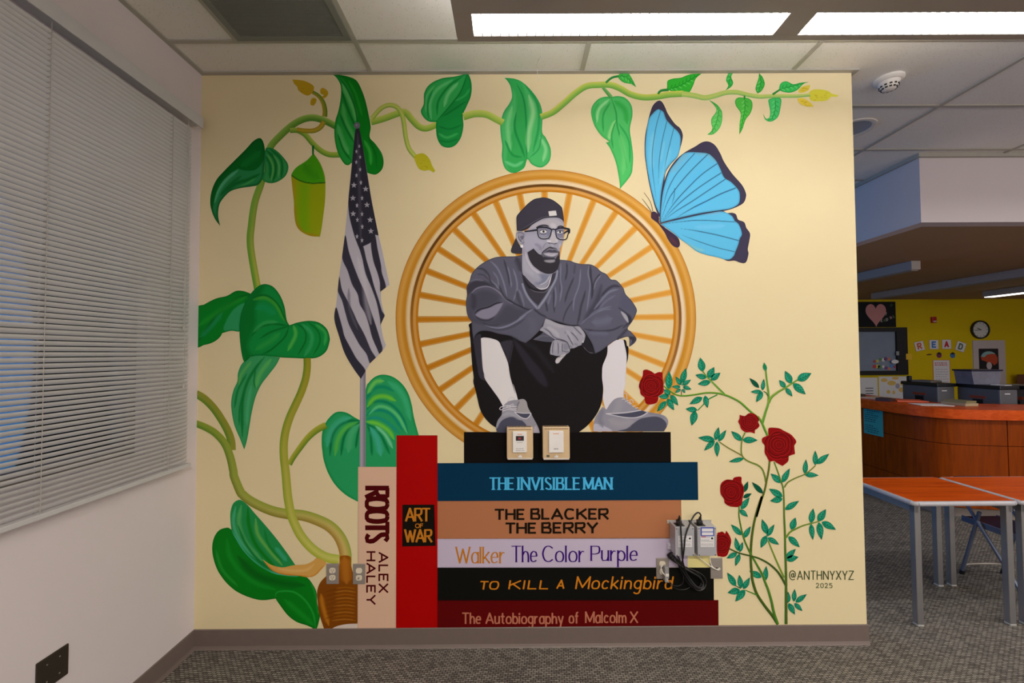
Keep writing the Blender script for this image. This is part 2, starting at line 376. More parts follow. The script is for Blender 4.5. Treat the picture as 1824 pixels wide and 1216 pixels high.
# ------------------------------------------------------------------ fittings on the mural wall
def plate(name, x0, x1, z0, z1, label, cat, group=None):
    e = empty(name, ((x0+x1)/2, 0, z0), label, cat, group)
    MB().box(x0, x1, -.006, 0, z0, z1, .0025).build('cover_plate', M_STEEL, e)
    return e
M_IVORY = mat('ivory_plastic', (226, 214, 192), .4)
def octo(cx, cz, hw, hh, c): return [(cx-hw+c, cz-hh), (cx+hw-c, cz-hh), (cx+hw, cz-hh+c), (cx+hw, cz+hh-c), (cx+hw-c, cz+hh), (cx-hw+c, cz+hh), (cx-hw, cz+hh-c), (cx-hw, cz-hh+c)]
p = plate('wall_outlet', .740, .810, .353, .466, 'steel duplex outlet plate with two ivory sockets, left on the mural wall', 'outlet')
for cz in (.429, .390):
    s = MB().prism(octo(.775, cz, .017, .0145, .007), lambda u, v: (u, -.0085, v), lambda u, v: (u, -.005, v)).build('socket', M_IVORY, p)
    MB().box(.768, .770, -.0092, -.008, cz-.001, cz+.007).box(.780, .782, -.0092, -.008, cz-.001, cz+.007).cyl((.775, -.0092, cz-.007), (.775, -.008, cz-.007), .0025, n=8).build('slot', M_BLACK, s)
MB().cyl((.775, -.0072, .4095), (.775, -.0055, .4095), .003, n=10).build('screw', M_STEEL, p)
p = plate('wall_outlet', .889, .958, .351, .464, 'steel wall plate with one blank cover and one coax jack, beside the painted roots book', 'outlet')
MB().prism(octo(.924, .427, .017, .0145, .007), lambda u, v: (u, -.0085, v), lambda u, v: (u, -.005, v)).build('blank_cover', M_IVORY, p)
s = MB().prism(octo(.924, .388, .017, .0145, .007), lambda u, v: (u, -.0085, v), lambda u, v: (u, -.005, v)).build('jack_cover', M_IVORY, p)
MB().cyl((.924, -.016, .388), (.924, -.008, .388), .005, n=10).build('coax_jack', M_STEEL, s)
MB().cyl((.924, -.0072, .4075), (.924, -.0055, .4075), .003, n=10).build('screw', M_STEEL, p)

# plate with cables plugged in
p = plate('wall_outlet', 2.594, 2.666, .368, .484, 'steel wall plate full of grey and white plugs, below the left power supply', 'outlet')
M_GREYP = mat('grey_plug', (150, 148, 150), .5); M_WCAB = mat('white_cable', (226, 222, 212), .5); M_BCAB = mat('black_cable', (26, 25, 28), .4)
for zc in (.452, .41): MB().prism(octo(2.628, zc, .017, .0155, .007), lambda u, v: (u, -.009, v), lambda u, v: (u, -.005, v)).build('socket', M_IVORY, p)
e = empty('plug', (2.642, -.04, .375), 'grey plug with a white band hanging from the cable filled steel plate', 'plug')
MB().box(2.628, 2.648, -.045, -.01, .368, .452, .004).build('plug_body', M_GREYP, e)
MB().box(2.630, 2.650, -.048, -.008, .402, .417, .002).build('band', M_WCAB, e)
tag(MB().tube([(2.628, -.02, .452), (2.614, -.03, .45), (2.612, -.034, .43), (2.63, -.04, .405), (2.645, -.042, .375), (2.653, -.02, .358), (2.664, -.012, .352)], .0028, 7).build('cord', M_WCAB), 'short white cord looped over the grey plug', 'cord')
p = plate('wall_outlet', 2.899, 2.968, .367, .482, 'blank steel wall plate with a white cable leaving its hole, below the right power supply', 'outlet')
for zz in (.464, .386): MB().cyl((2.934, -.0072, zz), (2.934, -.0055, zz), .003, n=10).build('screw', M_STEEL, p)
MB().cyl((2.934, -.0074, .422), (2.934, -.0058, .422), .008, n=14).build('cable_hole', M_BLACK, p)
tag(MB().tube([(2.768, -.02, .535), (2.80, -.015, .515), (2.86, -.018, .468), (2.905, -.022, .436), (2.93, -.022, .428), (2.944, -.016, .432), (2.948, -.014, .424), (2.936, -.012, .419), (2.915, -.016, .43), (2.896, -.018, .455), (2.892, -.01, .51), (2.893, -.006, .54)], .0026, 7).build('cable', M_WCAB), 'thin white cable from the power supplies to the blank steel plate', 'cable')
tag(MB().box(2.657, 2.682, -.014, 0, .534, .568, .003).box(2.661, 2.678, -.019, -.013, .54, .548, .001).box(2.661, 2.678, -.019, -.013, .554, .562, .001).build('cable_clip', mat('clear_clip', (206, 198, 214), .3)), 'small translucent cable clip left of the power supplies', 'clip')

# power supplies
def psu(x0, x1, label, sticker):
    z0, z1, d = .533, .688, .088
    e = empty('power_supply', ((x0+x1)/2, -.044, z0), label, 'power supply', 'power supplies on the mural')
    MB().box(x0, x1, -d, -.003, z0, z1, .002).build('case', mat('grey_case', (176, 176, 182), .45, metal=.2, var=.05, scale=50), e)
    MB().box(x0-.012, x1+.012, -.004, 0, z1-.012, z1+.006).build('bracket', M_BAR, e)
    for sx in (x0+.008, x1-.008):
        for sz in (z0+.006, z1-.008): MB().cyl((sx, -d-.0018, sz), (sx, -d, sz), .0025, n=8).build('screw', M_BLACK, e)
    lx0, lx1, lz0, lz1 = x0+.016, x1-.014, .582, .642
    lb = MB().box(lx0, lx1, -d-.0012, -d+.001, lz0, lz1).build('rating_label', mat('label_white', (222, 220, 222), .6), e)
    mk = MB(); r = random.Random(int(x0*1000))
    for k in range(7):
        z = lz1-.008-k*.0072; x = lx0+.004
        if k in (1, 4): continue
        while x < lx1-.008 - (.018 if k < 3 else 0):
            l = r.uniform(.003, .009); mk.box(x, min(x+l, lx1-.003), -d-.0016, -d-.001, z-.0009, z+.0009); x += l+.0025
    mk.lathe((lx1-.011, -d-.0012, lz1-.014), [(.0055, 0), (.0055, .0004), (.0045, .0004), (.0045, 0)], '-Y', 16)
    mk.build('label_print', mat('label_ink', (90, 88, 96), .7), lb)
    if sticker:
        s = MB().box(x0+.018, x1-.014, -d-.0015, -d+.001, .640, .687).build('inspection_sticker', mat('sticker_blue', (38, 58, 176), .5), e)
        MB().box(x0+.023, x1-.019, -d-.002, -d-.001, .645, .661).box(x0+.023, x1-.019, -d-.002, -d-.001, .665, .682).build('sticker_field', MATS['label_white'], s)
        MB().box(x0+.02, x0+.046, -d-.0016, -d-.001, .6345, .6385).build('red_mark', mat('label_red', (196, 70, 90), .6), e)
    # inlet on top with the mains plug
    cx = x0+.035 if not sticker else x0+.028
    MB().box(cx-.022, cx+.024, -.074, -.030, z1-.001, z1+.003, .001).build('inlet', M_BLACK, e)
    return cx
c1 = psu(2.672, 2.776, 'left grey power supply box on the mural, no blue sticker', False)
c2 = psu(2.793, 2.897, 'right grey power supply box on the mural, with a blue bordered sticker', True)
def cordset(cx, pts, label):
    e = empty('mains_cord', (cx, -.05, .69), label, 'cord', 'mains cords of the power supplies')
    MB().box(cx-.013, cx+.013, -.066, -.038, .691, .714, .004).cyl((cx+.002, -.052, .712), (cx+.004, -.054, .729), .010, .0065, 12).build('plug', M_BLACK, e, True)
    MB().tube([(cx+.003, -.053, .722)]+pts, .0042, 9, 5).build('cable', M_BCAB, e, True)
cordset(c1, [(c1+.001, -.058, .738), (c1-.006, -.085, .730), (c1-.008, -.098, .69), (c1-.006, -.101, .62), (c1-.003, -.10, .55), (c1+.004, -.09, .50), (c1+.022, -.07, .46), (c1+.03, -.05, .45)], 'black cord plugged into the left power supply, dropping straight down its front')
cordset(c2, [(c2+.006, -.056, .742), (c2-.012, -.062, .757), (c2-.045, -.08, .742), (c2-.08, -.095, .69), (c2-.10, -.101, .64), (c2-.106, -.101, .585), (c2-.112, -.098, .535), (c2-.116, -.085, .48)], 'black cord arching from the right power supply across to the left one')
# coiled slack
e = empty('cable_bundle', (2.75, -.05, .32), 'looped bundle of black cable tied below the left power supply', 'cable')
def loop(a, off, wd, tw, y):
    c = Vector((2.752+off, y, .426)); ax = Vector((.70, 0, -.71)).normalized(); ay = Vector((.71, 0, .70)).normalized(); P = []
    for k in range(25):
        t = 2*PI*k/24; P.append(c + ax*a*math.cos(t) + ay*wd*math.sin(2*t)*tw + ay*wd*math.sin(t)*.55 + Vector((0, .006*math.sin(3*t), 0)))
    return P
for a, off, wd, tw, y in ((.128, 0, .022, .8, -.035), (.118, -.004, .027, .6, -.042), (.135, .006, .030, 1, -.028), (.110, .004, .018, .9, -.048), (.124, -.008, .034, .7, -.022)):
    MB().tube(loop(a, off, wd, tw, y), .0038, 8, 2).build('cable_loop', M_BCAB, e, True)
for pts in ([(2.66, -.03, .365), (2.68, -.03, .345), (2.71, -.03, .343), (2.733, -.03, .36), (2.735, -.03, .40)], [(2.655, -.02, .36), (2.685, -.02, .328), (2.72, -.02, .316), (2.755, -.02, .319), (2.775, -.02, .33)]):
    MB().tube(pts, .002, 7, 4).build('thin_lead', M_BCAB, e, True)

# thermostats under clear vented guards
def thermostat(x0, x1, z0, z1, label, display):
    e = empty('thermostat', ((x0+x1)/2, 0, z0), label, 'thermostat', 'thermostats on the black painted book')
    d = .05
    gd = MB().box(x0, x1, -d, 0, z0, z1, .006).build('guard', mat('tan_guard', (214, 186, 146), .3, spec=.6, var=.04), e)
    sl = MB()
    n = 15
    for k in range(n):
        x = x0+.014+(x1-x0-.028)*k/(n-1); sl.box(x-.0025, x+.0025, -.045, -.008, z1-.0008, z1+.0006)
        sl.box(x-.0025, x+.0025, -d-.0006, -d+.001, z1-.014, z1-.008)
    for k in range(18):
        z = z0+.02+(z1-z0-.04)*k/17
        for x in (x0, x1): sl.box(x-.0006, x+.0006, -.043, -.010, z-.0028, z+.0028)
    sl.build('vent_slot', mat('slot_brown', (118, 92, 70), .7), gd)
    a, b_ = x0+.033, x1-.036; c_, t_ = z0+.038, z1-.021
    fp = MB().box(a, b_, -d-.012, -d+.002, c_, t_, .003).build('faceplate', mat('thermostat_white', (236, 232, 230), .4), e)
    if display:
        MB().box(a+.018, b_-.016, -d-.0128, -d-.010, t_-.050, t_-.024).build('display', mat('lcd_dark', (44, 40, 42), .25), fp)
        MB().box(a+.031, b_-.032, -d-.0133, -d-.012, t_-.043, t_-.032).build('readout', mat('lcd_red', (150, 40, 60), .4), fp)
        lg = MB()
        for k, (u, v) in enumerate(((.024, .060), (.018, .094), (.018, .104))):
            x = a+u
            while x < b_-u: l = .004+.003*((k*7+int(x*999)) % 3); lg.box(x, x+l, -d-.0125, -d-.0115, t_-v-.001, t_-v+.001); x += l+.0025
        lg.build('print', MATS['label_ink'], fp)
        MB().box(a+.026, b_-.026, -d-.0125, -d-.0115, t_-.017, t_-.013).build('maker_mark', mat('mark_orange', (224, 150, 110), .6), fp)
    else:
        MB().box(a+.024, b_-.026, -d-.0125, -d-.0115, t_-.017, t_-.013).build('maker_mark', MATS['mark_orange'], fp)
        lg = MB(); x = a+.028
        for l in (.004, .006, .003, .005): lg.box(x, x+l, -d-.0125, -d-.0115, t_-.1, t_-.096); x += l+.0018
        lg.build('print', MATS['label_ink'], fp)
        MB().box(a-.012, a+.004, -d-.002, -d+.001, z0+.012, z0+.024).build('tag', mat('olive_tag', (96, 92, 78), .6), e)
    MB().box((x0+x1)/2-.012, (x0+x1)/2+.010, -d-.004, -d+.001, z0+.008, z0+.018, .002).cyl(((x0+x1)/2, -d-.006, z0+.018), ((x0+x1)/2, -d, z0+.018), .006, n=12).build('latch', MATS['thermostat_white'], e)
    MB().box(x0+.004, x1-.004, -d-.003, -.002, z0-.003, z0+.006, .002).build('hinge_lip', mat('clear_lip', (206, 196, 186), .25), e)
thermostat(1.757, 1.904, 1.053, 1.228, 'left thermostat under a tan vented guard, with a dark display', True)
thermostat(1.957, 2.108, 1.051, 1.230, 'right thermostat under a tan vented guard, blank white face', False)
p = empty('wall_outlet', (0, -.745, .375), 'dark bronze blank double cover plate low on the left wall', 'outlet')
M_BRZ = mat('dark_bronze', (62, 56, 48), .4, metal=.4, var=.1)
MB().box(0, .007, -.803, -.687, .372, .492, .003).build('cover_plate', M_BRZ, p)
for y in (-.768, -.722):
    for z in (.40, .464): MB().cyl((.006, y, z), (.0082, y, z), .0028, n=8).build('screw', M_STEEL, p)

# ------------------------------------------------------------------ desks and folding chair
def make_desk(x0, y0, label):
    x1, y1, zt = x0+.632, y0+.505, .742
    e = empty('student_desk', ((x0+x1)/2, (y0+y1)/2, 0), label, 'desk', 'cherry topped desks')
    tp = MB().box(x0+.012, x1-.012, y0+.012, y1-.012, zt-.026, zt, .002).build('tabletop', M_DESK, e)
    ed = MB(); r = .014
    for a, b_ in (((x0+.03, y0+r-.002), (x1-.03, y0+r-.002)), ((x1-r+.002, y0+.03), (x1-r+.002, y1-.03)), ((x1-.03, y1-r+.002), (x0+.03, y1-r+.002)), ((x0+r-.002, y1-.03), (x0+r-.002, y0+.03))):
        ed.cyl((*a, zt-.0145), (*b_, zt-.0145), .0148, n=16)
    for a, q in (((x0, y0), PI), ((x1, y0), 1.5*PI), ((x1, y1), 0), ((x0, y1), .5*PI)):
        cx, cy = a[0]+(.03 if a[0] == x0 else -.03), a[1]+(.03 if a[1] == y0 else -.03)
        ed.tube([(cx+.018*math.cos(q+k*PI/8), cy+.018*math.sin(q+k*PI/8), zt-.0145) for k in range(5)], .0146, 12, 1)
    ed.build('edge_band', mat('grey_edge_band', (172, 170, 176), .35), tp, True)
    ap = MB(); i = .022
    ap.box(x0+i, x0+i+.022, y0+i, y1-i, zt-.070, zt-.027).box(x1-i-.022, x1-i, y0+i, y1-i, zt-.070, zt-.027).box(x0+i, x1-i, y1-i-.022, y1-i, zt-.070, zt-.027)
    ap.build('apron', M_FRAME, e)
    for lx in (x0+i, x1-i-.036):
        for ly in (y0+i, y1-i-.036):
            lg = MB().box(lx, lx+.036, ly, ly+.036, .008, zt-.028, .003).build('leg', M_FRAME, e)
            MB().box(lx-.001, lx+.037, ly-.001, ly+.037, 0, .012, .003).build('foot', mat('glide_grey', (170, 168, 166), .4), lg)
    for y in (y0+.17, y0+.21): MB().cyl((x0+i-.003, y, zt-.046), (x0+i+.002, y, zt-.046), .006, n=10).build('bolt', M_STEEL, e)
    return e
d0 = make_desk(4.175, .118, 'cherry topped desk with grey legs, nearest the end of the mural wall')
d1 = copy_tree(d0); d1.location = d0.location + Vector((.645, .002, 0)); d1['label'] = 'cherry topped desk cut off by the right edge of the photo'
# chair tucked under, seat front towards the photographer
ch = empty('folding_chair', (5.33, .6, 0), 'dark blue steel folding chair tucked under the right hand desk', 'chair')
M_NAVY = mat('navy_vinyl', (14, 22, 52), .5, var=.1); M_CHR = mat('blue_steel_tube', (110, 118, 140), .35, metal=.5)
cx0, cx1 = 5.09, 5.393
sb = MB(); sb.box(cx0+.03, cx1-.03, .37, .73, .405, .425, .008)
se = sb.build('seat', M_NAVY, ch)
MB().box(cx0+.016, cx0+.03, .36, .74, .385, .425, .002).box(cx1-.03, cx1-.016, .36, .74, .385, .425, .002).box(cx0+.016, cx1-.016, .36, .374, .385, .425, .002).build('seat_rail', M_CHR, se)
for x in (cx0, cx1):
    MB().tube([(x+(.05 if x == cx0 else -.05)*0, .33, .012), (x, .68, .52), (x, .79, .69)], .0115, 10, 4).build('front_leg', M_CHR, ch, True)
    MB().tube([(x, .735, .012), (x, .60, .50)], .0115, 10, 1).build('rear_leg', M_CHR, ch, True)
    for y, z in ((.33, 0), (.735, 0)): MB().cyl((x, y, 0), (x, y+(.015 if y < .5 else -.006), .03), .0145, n=10).build('foot_cap', M_BLACK, ch)
MB().tube([(cx0, .722, .06), (cx0+.05, .726, .075), (cx1-.05, .726, .075), (cx1, .722, .06)], .007, 8, 4).build('stretcher', mat('chrome_bar', (190, 184, 176), .3, metal=.6), ch, True)
MB().box(cx0+.01, cx1-.01, .755, .785, .60, .700, .008, Matrix.Translation((0, 0, 0))).build('backrest', M_NAVY, ch)

# ------------------------------------------------------------------ library counter
lipc = [(5.97, 4.4), (5.935, 3.4), (5.915, 2.6), (5.912, 2.15), (5.945, 1.93), (6.04, 1.765), (6.22, 1.672), (6.63, 1.59), (7.4, 1.50), (8.6, 1.44), (9.6, 1.43)]
def dens(P, s=6):
    P = [Vector((*p, 0)) for p in P]; Q = [2*P[0]-P[1]]+P+[2*P[-1]-P[-2]]; R = []
    for i in range(1, len(Q)-2):
        for k in range(s):
            t = k/s; a, b_, c, d = Q[i-1:i+3]; R.append(.5*((2*b_)+(c-a)*t+(2*a-5*b_+4*c-d)*t*t+(3*b_-a-3*c+d)*t**3))
    return R+[P[-1]]
LC = dens(lipc)
def inset(P, d):
    R = []
    for i, p in enumerate(P):
        t = (P[min(i+1, len(P)-1)]-P[max(i-1, 0)]).normalized(); n = Vector((-t.y, t.x, 0)); R.append(p+n*d)
    return R
def wall_along(mb, A, B, z0, z1):
    n = len(A); V = [[mb.bm.verts.new((p.x, p.y, z)) for p in P] for P, z in ((A, z0), (A, z1), (B, z1), (B, z0))]
    for i in range(n-1):
        for j in range(4): mb.bm.faces.new((V[j][i], V[j][i+1], V[(j+1) % 4][i+1], V[(j+1) % 4][i]))
    for i in (0, n-1): mb.bm.faces.new([V[j][i] for j in (range(4) if i else range(3, -1, -1))])
    return mb
ct = empty('library_counter', (7.2, 2.2, 0), 'curved library counter with a thick orange cherry top and brown panels', 'counter')
LI = dens([(6.47, 4.4), (6.45, 3.4), (6.44, 2.75), (6.45, 2.42), (6.47, 2.30), (6.52, 2.22), (6.62, 2.17), (6.85, 2.12), (7.45, 2.02), (8.6, 1.95), (9.6, 1.94)])
wall_along(MB(), LC, LI, .975, 1.07).build('countertop', M_CLIP, ct)
C1, C2 = inset(LC, .06), inset(LC, .10)
seamz = [(.11, .296), (.302, .716), (.722, .974)]
mb = MB(); segs = []
L = [0]
for a, b_ in zip(C1, C1[1:]): L.append(L[-1]+(b_-a).length)
cuts = [0]; 
seams = [i for i, p in enumerate(C1) if 0]
def near(x, y): return min(range(len(C1)), key=lambda i: (C1[i]-Vector((x, y, 0))).length)
sp = sorted({0, near(5.98, 2.45), near(6.52, 1.66), near(7.5, 1.55), near(8.6, 1.5), len(C1)-1})
for a, b_ in zip(sp, sp[1:]):
    for z0, z1 in seamz:
        A = list(C1[a:b_+1]); B = list(C2[a:b_+1])
        da = (A[1]-A[0]).normalized()*.004; db = (A[-2]-A[-1]).normalized()*.004
        A[0] = A[0]+da; A[-1] = A[-1]+db; B[0] = B[0]+da; B[-1] = B[-1]+db
        wall_along(MB(), A, B, z0, z1).build('panel', M_CPAN, ct)
wall_along(MB(), inset(LC, .085), inset(LC, .12), .10, .976).build('carcass', mat('seam_dark', (26, 16, 10), .8), ct)
wall_along(MB(), inset(LC, .13), inset(LC, .16), 0, .11).build('toe_kick', mat('toe_kick_grey', (134, 122, 114), .6), ct)
MB().box(6.5, 9.6, 2.26, 3.6, .72, .75).build('work_surface', mat('work_surface_grey', (120, 116, 112), .6), ct)

# teal sheet on the counter face
pa, pb_ = Vector((5.976, 2.63, 0)), Vector((5.974, 2.3, 0))
t_ = (pb_-pa).normalized(); nn = Vector((t_.y, -t_.x, 0))
def on_face(u, v, o): q = pa+t_*u+nn*(.008+o); return (q.x, q.y, v)
e = empty('paper_sign', on_face(.13, .66, 0), 'teal paper notice taped to the counter front', 'sign')
MB().prism([(0, .672), (.265, .672), (.265, .962), (0, .962)], lambda u, v: on_face(u, v, .001), lambda u, v: on_face(u, v, 0)).build('sheet', mat('teal_paper', (50, 150, 152), .8), e)
mb = MB(); r = random.Random(3)
for k in range(11):
    z = .945-k*.0245
    if k == 6: continue
    x = .05 if k in (0, 1, 10) else .02
    end = {0: .22, 1: .15, 10: .2}.get(k, r.uniform(.13, .22))
    while x < end:
        l = r.uniform(.012, .035); x2 = min(x+l, end); mb.prism([(x, z-.0045), (x2, z-.0045), (x2, z+.0045), (x, z+.0045)], lambda u, v: on_face(u, v, .0016), lambda u, v: on_face(u, v, .0008)); x = x2+.008
mb.build('print', mat('teal_ink', (14, 70, 78), .8), e)

# things on and behind the counter
def flat(name, x, y, z, w_, d_, h_, rot, m, label, cat, group=None, bev=.002):
    M = Matrix.Translation((x, y, z)) @ Matrix.Rotation(math.radians(rot), 4, 'Z')
    return tag(MB().box(-w_/2, w_/2, -d_/2, d_/2, 0, h_, bev, M).build(name, m), label, cat, group)
ZC = 1.0705
flat('book', 6.12, 2.95, ZC, .20, .14, .030, 20, mat('book_dark', (48, 38, 34), .6), 'dark closed book on the counter next to the mural wall edge', 'book')
flat('paper_stack', 6.17, 2.66, ZC, .26, .2, .018, 12, mat('manila', (204, 176, 148), .8), 'tan stack of papers on the counter left of the dark basket', 'papers')
flat('tray', 6.05, 2.42, ZC, .12, .14, .035, 25, mat('tray_brown', (58, 32, 24), .5), 'small dark brown tray on the counter beside the orange folder', 'tray')
flat('folder', 6.29, 2.40, ZC, .28, .2, .012, -20, mat('orange_folder', (214, 96, 66), .6), 'orange folder on the counter behind the white sheets', 'folder')
flat('paper_sheet', 6.21, 2.06, ZC, .29, .2, .004, -14, mat('white_paper', (224, 220, 222), .8), 'white paper sheets on the counter front of the orange folder', 'papers', bev=0)
flat('book', 6.48, 2.03, ZC, .16, .22, .028, 8, mat('book_tan', (170, 150, 118), .6), 'tan book lying on the counter in front of the grey bins', 'book')
flat('book', 6.485, 2.035, ZC+.0285, .15, .2, .022, 14, mat('book_olive', (130, 120, 84), .6), 'olive book on top of the tan book on the counter', 'book')
def rim(name, x, y, label):   # wire glasses / scissors shape lying on the counter
    e = empty(name, (x, y, ZC), label, 'scissors')
    for s in (-1, 1):
        MB().tube([(x+s*.018+.016*math.cos(k*PI/5), y-.05+.02*math.sin(k*PI/5), ZC+.005) for k in range(11)], .0035, 7, 1).build('handle', M_BLACK, e)
        MB().tube([(x+s*.012, y-.03, ZC+.005), (x-s*.006, y+.08, ZC+.005)], .003, 6, 1).build('blade', M_STEEL, e)
rim('scissors', 6.06, 2.78, 'black handled scissors lying on the counter by the tan papers')
M_BIN = mat('grey_bin', (92, 90, 96), .5, var=.06); M_BLID = mat('black_lid', (24, 24, 26), .4)
def bin_(x0, x1, y0, y1, label):
    z0, z1 = .75, 1.20
    e = empty('storage_bin', ((x0+x1)/2, (y0+y1)/2, z0), label, 'bin', 'grey bins behind the counter')
    MB().box(x0, x1, y0, y1, z0, z1, .012).build('body', M_BIN, e)
    MB().box(x0-.012, x1+.012, y0-.012, y1+.012, z1-.002, z1+.040, .008).build('lid', M_BLID, e)
    ym = (y0+y1)/2
    MB().box(x0-.004, x0+.004, ym-.055, ym+.055, z1-.26, z1-.13, .002).build('hand_slot', mat('slot_black', (8, 8, 9), .9), e)
    MB().box(x0-.006, x0+.002, ym-.085, ym+.085, z1-.12, z1-.09, .002).build('handle', mat('orange_handle', (150, 58, 30), .5), e)
    MB().box(x0+.05, x0+.11, y0-.004, y0+.001, z1-.055, z1-.045).build('sticker', MATS['white_paper'], e)
bin_(7.0, 7.21, 2.77, 3.24, 'left grey storage bin with a black lid behind the counter')
bin_(7.27, 7.47, 2.34, 2.80, 'middle grey storage bin with an orange handle behind the counter')
bin_(7.56, 7.80, 2.28, 2.62, 'grey storage bin behind the counter cut off by the right edge of the photo')
tb = empty('storage_tub', (7.36, 2.62, 1.24), 'clear plastic tub with a dark lid on top of the middle grey bin', 'tub')
mb = MB(); mb.prism([(-.15, 0), (.15, 0), (.175, .155), (-.175, .155)], lambda u, v: (7.37+u, 2.56, 1.2405+v), lambda u, v: (7.37+u, 2.76, 1.2405+v))
mb.build('tub_body', mat('smoky_plastic', (112, 112, 128), .25, var=.35, scale=9), tb)
MB().box(7.37-.185, 7.37+.185, 2.545, 2.775, 1.3955, 1.414, .005).build('lid', mat('navy_lid', (24, 22, 50), .35), tb)
flat('book', 7.09, 3.0, 1.2405, .17, .22, .025, 10, mat('book_grey', (110, 98, 92), .6), 'grey book on the lid of the left bin', 'book')
flat('tape_dispenser', 7.05, 3.19, 1.2405, .035, .05, .07, 0, M_BLACK, 'small dark holder standing at the back of the left bin lid', 'holder', bev=.008)
flat('paper_sheet', 7.40, 2.44, 1.2405, .12, .12, .006, 15, MATS['white_paper'], 'white slips of paper on the middle bin lid beside the tub', 'papers', bev=0)

# ------------------------------------------------------------------ yellow wall
YB -= .001   # hung things stop 1 mm short of the wall face
def hang(name, pts, th, m, label=None, cat=None, parent=None, y=YB, group=None):
    o = MB().wallpoly(pts, y, th).build(name, m, parent)
    return tag(o, label, cat, group)
def rect(x0, x1, z0, z1): return [(x0, z0), (x1, z0), (x1, z1), (x0, z1)]
M_WP = MATS['white_paper']
db = empty('display_window', (9.4, YB, 1.15), 'black framed display window with a pale blue blind, stickers along its bottom', 'window')
for q in (rect(8.7, 9.905, 2.035, 2.12), rect(8.7, 9.905, 1.15, 1.235), rect(9.685, 9.905, 1.235, 2.035), rect(8.7, 8.78, 1.235, 2.035)): hang('frame', q, .06, mat('black_frame', (16, 15, 16), .5), parent=db)
hang('pane', rect(8.78, 9.685, 1.235, 2.035), .02, mat('pale_pane', (128, 140, 158), .35, var=.12, scale=4), parent=db)
r = random.Random(5); cols = [(196, 60, 70), (224, 216, 214), (80, 130, 190), (206, 190, 90), (120, 70, 130), (180, 70, 100), (90, 140, 90), (214, 120, 90)]
for k in range(15):
    x = 9.24+(k % 8)*.06+r.uniform(-.01, .01); z = 1.245+(k//8)*.15+r.uniform(0, .05); s = r.uniform(.025, .042)
    pts = [(x+s*(1+.25*math.cos(5*a))*math.cos(a), z+s+s*(1+.25*math.cos(5*a))*math.sin(a)) for a in [2*PI*i/20 for i in range(20)]]
    c = cols[(k*3) % 8]
    hang('paper_cutout', pts, .003, mat('cutout_%d_%d_%d' % c, c, .7), 'small coloured paper cutout stuck along the bottom of the display window', 'cutout', y=YB-.0205, group='cutouts on the display window')
hang('round_sticker', [(9.63+.075*math.cos(a), 1.42+.04*math.sin(a)) for a in [2*PI*i/24 for i in range(24)]], .004, M_WP, 'white oval sticker on the display window by its right frame', 'sticker', y=YB-.061)
hang('paper_cutout', rect(9.66, 9.72, 1.55, 1.63), .003, mat('grey_card', (150, 150, 152), .7), 'small grey card on the right frame of the display window', 'cutout', y=YB-.061)
hang('sticky_note', rect(9.86, 9.98, 1.46, 1.58), .004, mat('sticky_yellow', (232, 186, 40), .7), 'yellow sticky note on the right edge of the display window', 'note', y=YB-.061)
bb = empty('notice_board', (9.2, YB, 2.13), 'black paper board with a pink heart high on the yellow wall', 'board')
hang('backing', rect(8.6, 9.72, 2.13, 2.655), .015, mat('black_paper', (14, 13, 16), .85), parent=bb)
hp = []
for k in range(40):
    t = 2*PI*k/40; hp.append((9.285+.0132*16*math.sin(t)**3+.02, 2.41+.0132*(13*math.cos(t)-5*math.cos(2*t)-2*math.cos(3*t)-math.cos(4*t))*1.25))
hang('heart', hp, .006, mat('pink_paper', (208, 142, 140), .8), parent=bb, y=YB-.0152)

ck = empty('wall_clock', (11.448, YB, 2.066), 'round black rimmed wall clock on the yellow wall', 'clock')
MB().lathe((11.448, YB-.001, 2.066), [(.188, 0), (.192, .02), (.186, .038), (.168, .042), (.160, .03), (.160, .02)], '-Y', 40).build('rim', mat('clock_rim', (28, 26, 26), .35), ck, True)
fc = MB().lathe((11.448, YB-.001, 2.066), [(.162, .018), (.162, .022), (.001, .0225)], '-Y', 40).build('face', mat('clock_face', (208, 204, 198), .4), ck)
mb = MB()
for k in range(12):
    a = k*PI/6; M = Matrix.Translation((11.448+.138*math.sin(a), YB-.0245, 2.066+.138*math.cos(a))) @ Matrix.Rotation(a, 4, 'Y'); mb.box(-.004, .004, -.001, .001, -.012, .012, 0, M)
mb.build('hour_mark', M_BLACK, fc)
for nm, a, l, wd in (('hour_hand', 5.2, .075, .006), ('minute_hand', 4.55, .12, .004)):
    MB().box(-wd, wd, -.002, .001, -.015, l, 0, Matrix.Translation((11.448, YB-.028, 2.066)) @ Matrix.Rotation(a, 4, 'Y')).build(nm, M_BLACK, fc)
al = empty('fire_alarm', (10.485, YB, 2.215), 'small red fire alarm strobe on the yellow wall', 'alarm')
MB().box(10.445, 10.535, YB-.045, YB, 2.21, 2.335, .006).build('body', mat('alarm_red', (176, 24, 22), .4), al)
MB().box(10.46, 10.52, YB-.055, YB-.044, 2.225, 2.255, .003).build('strobe', mat('strobe_clear', (206, 190, 186), .2), al)

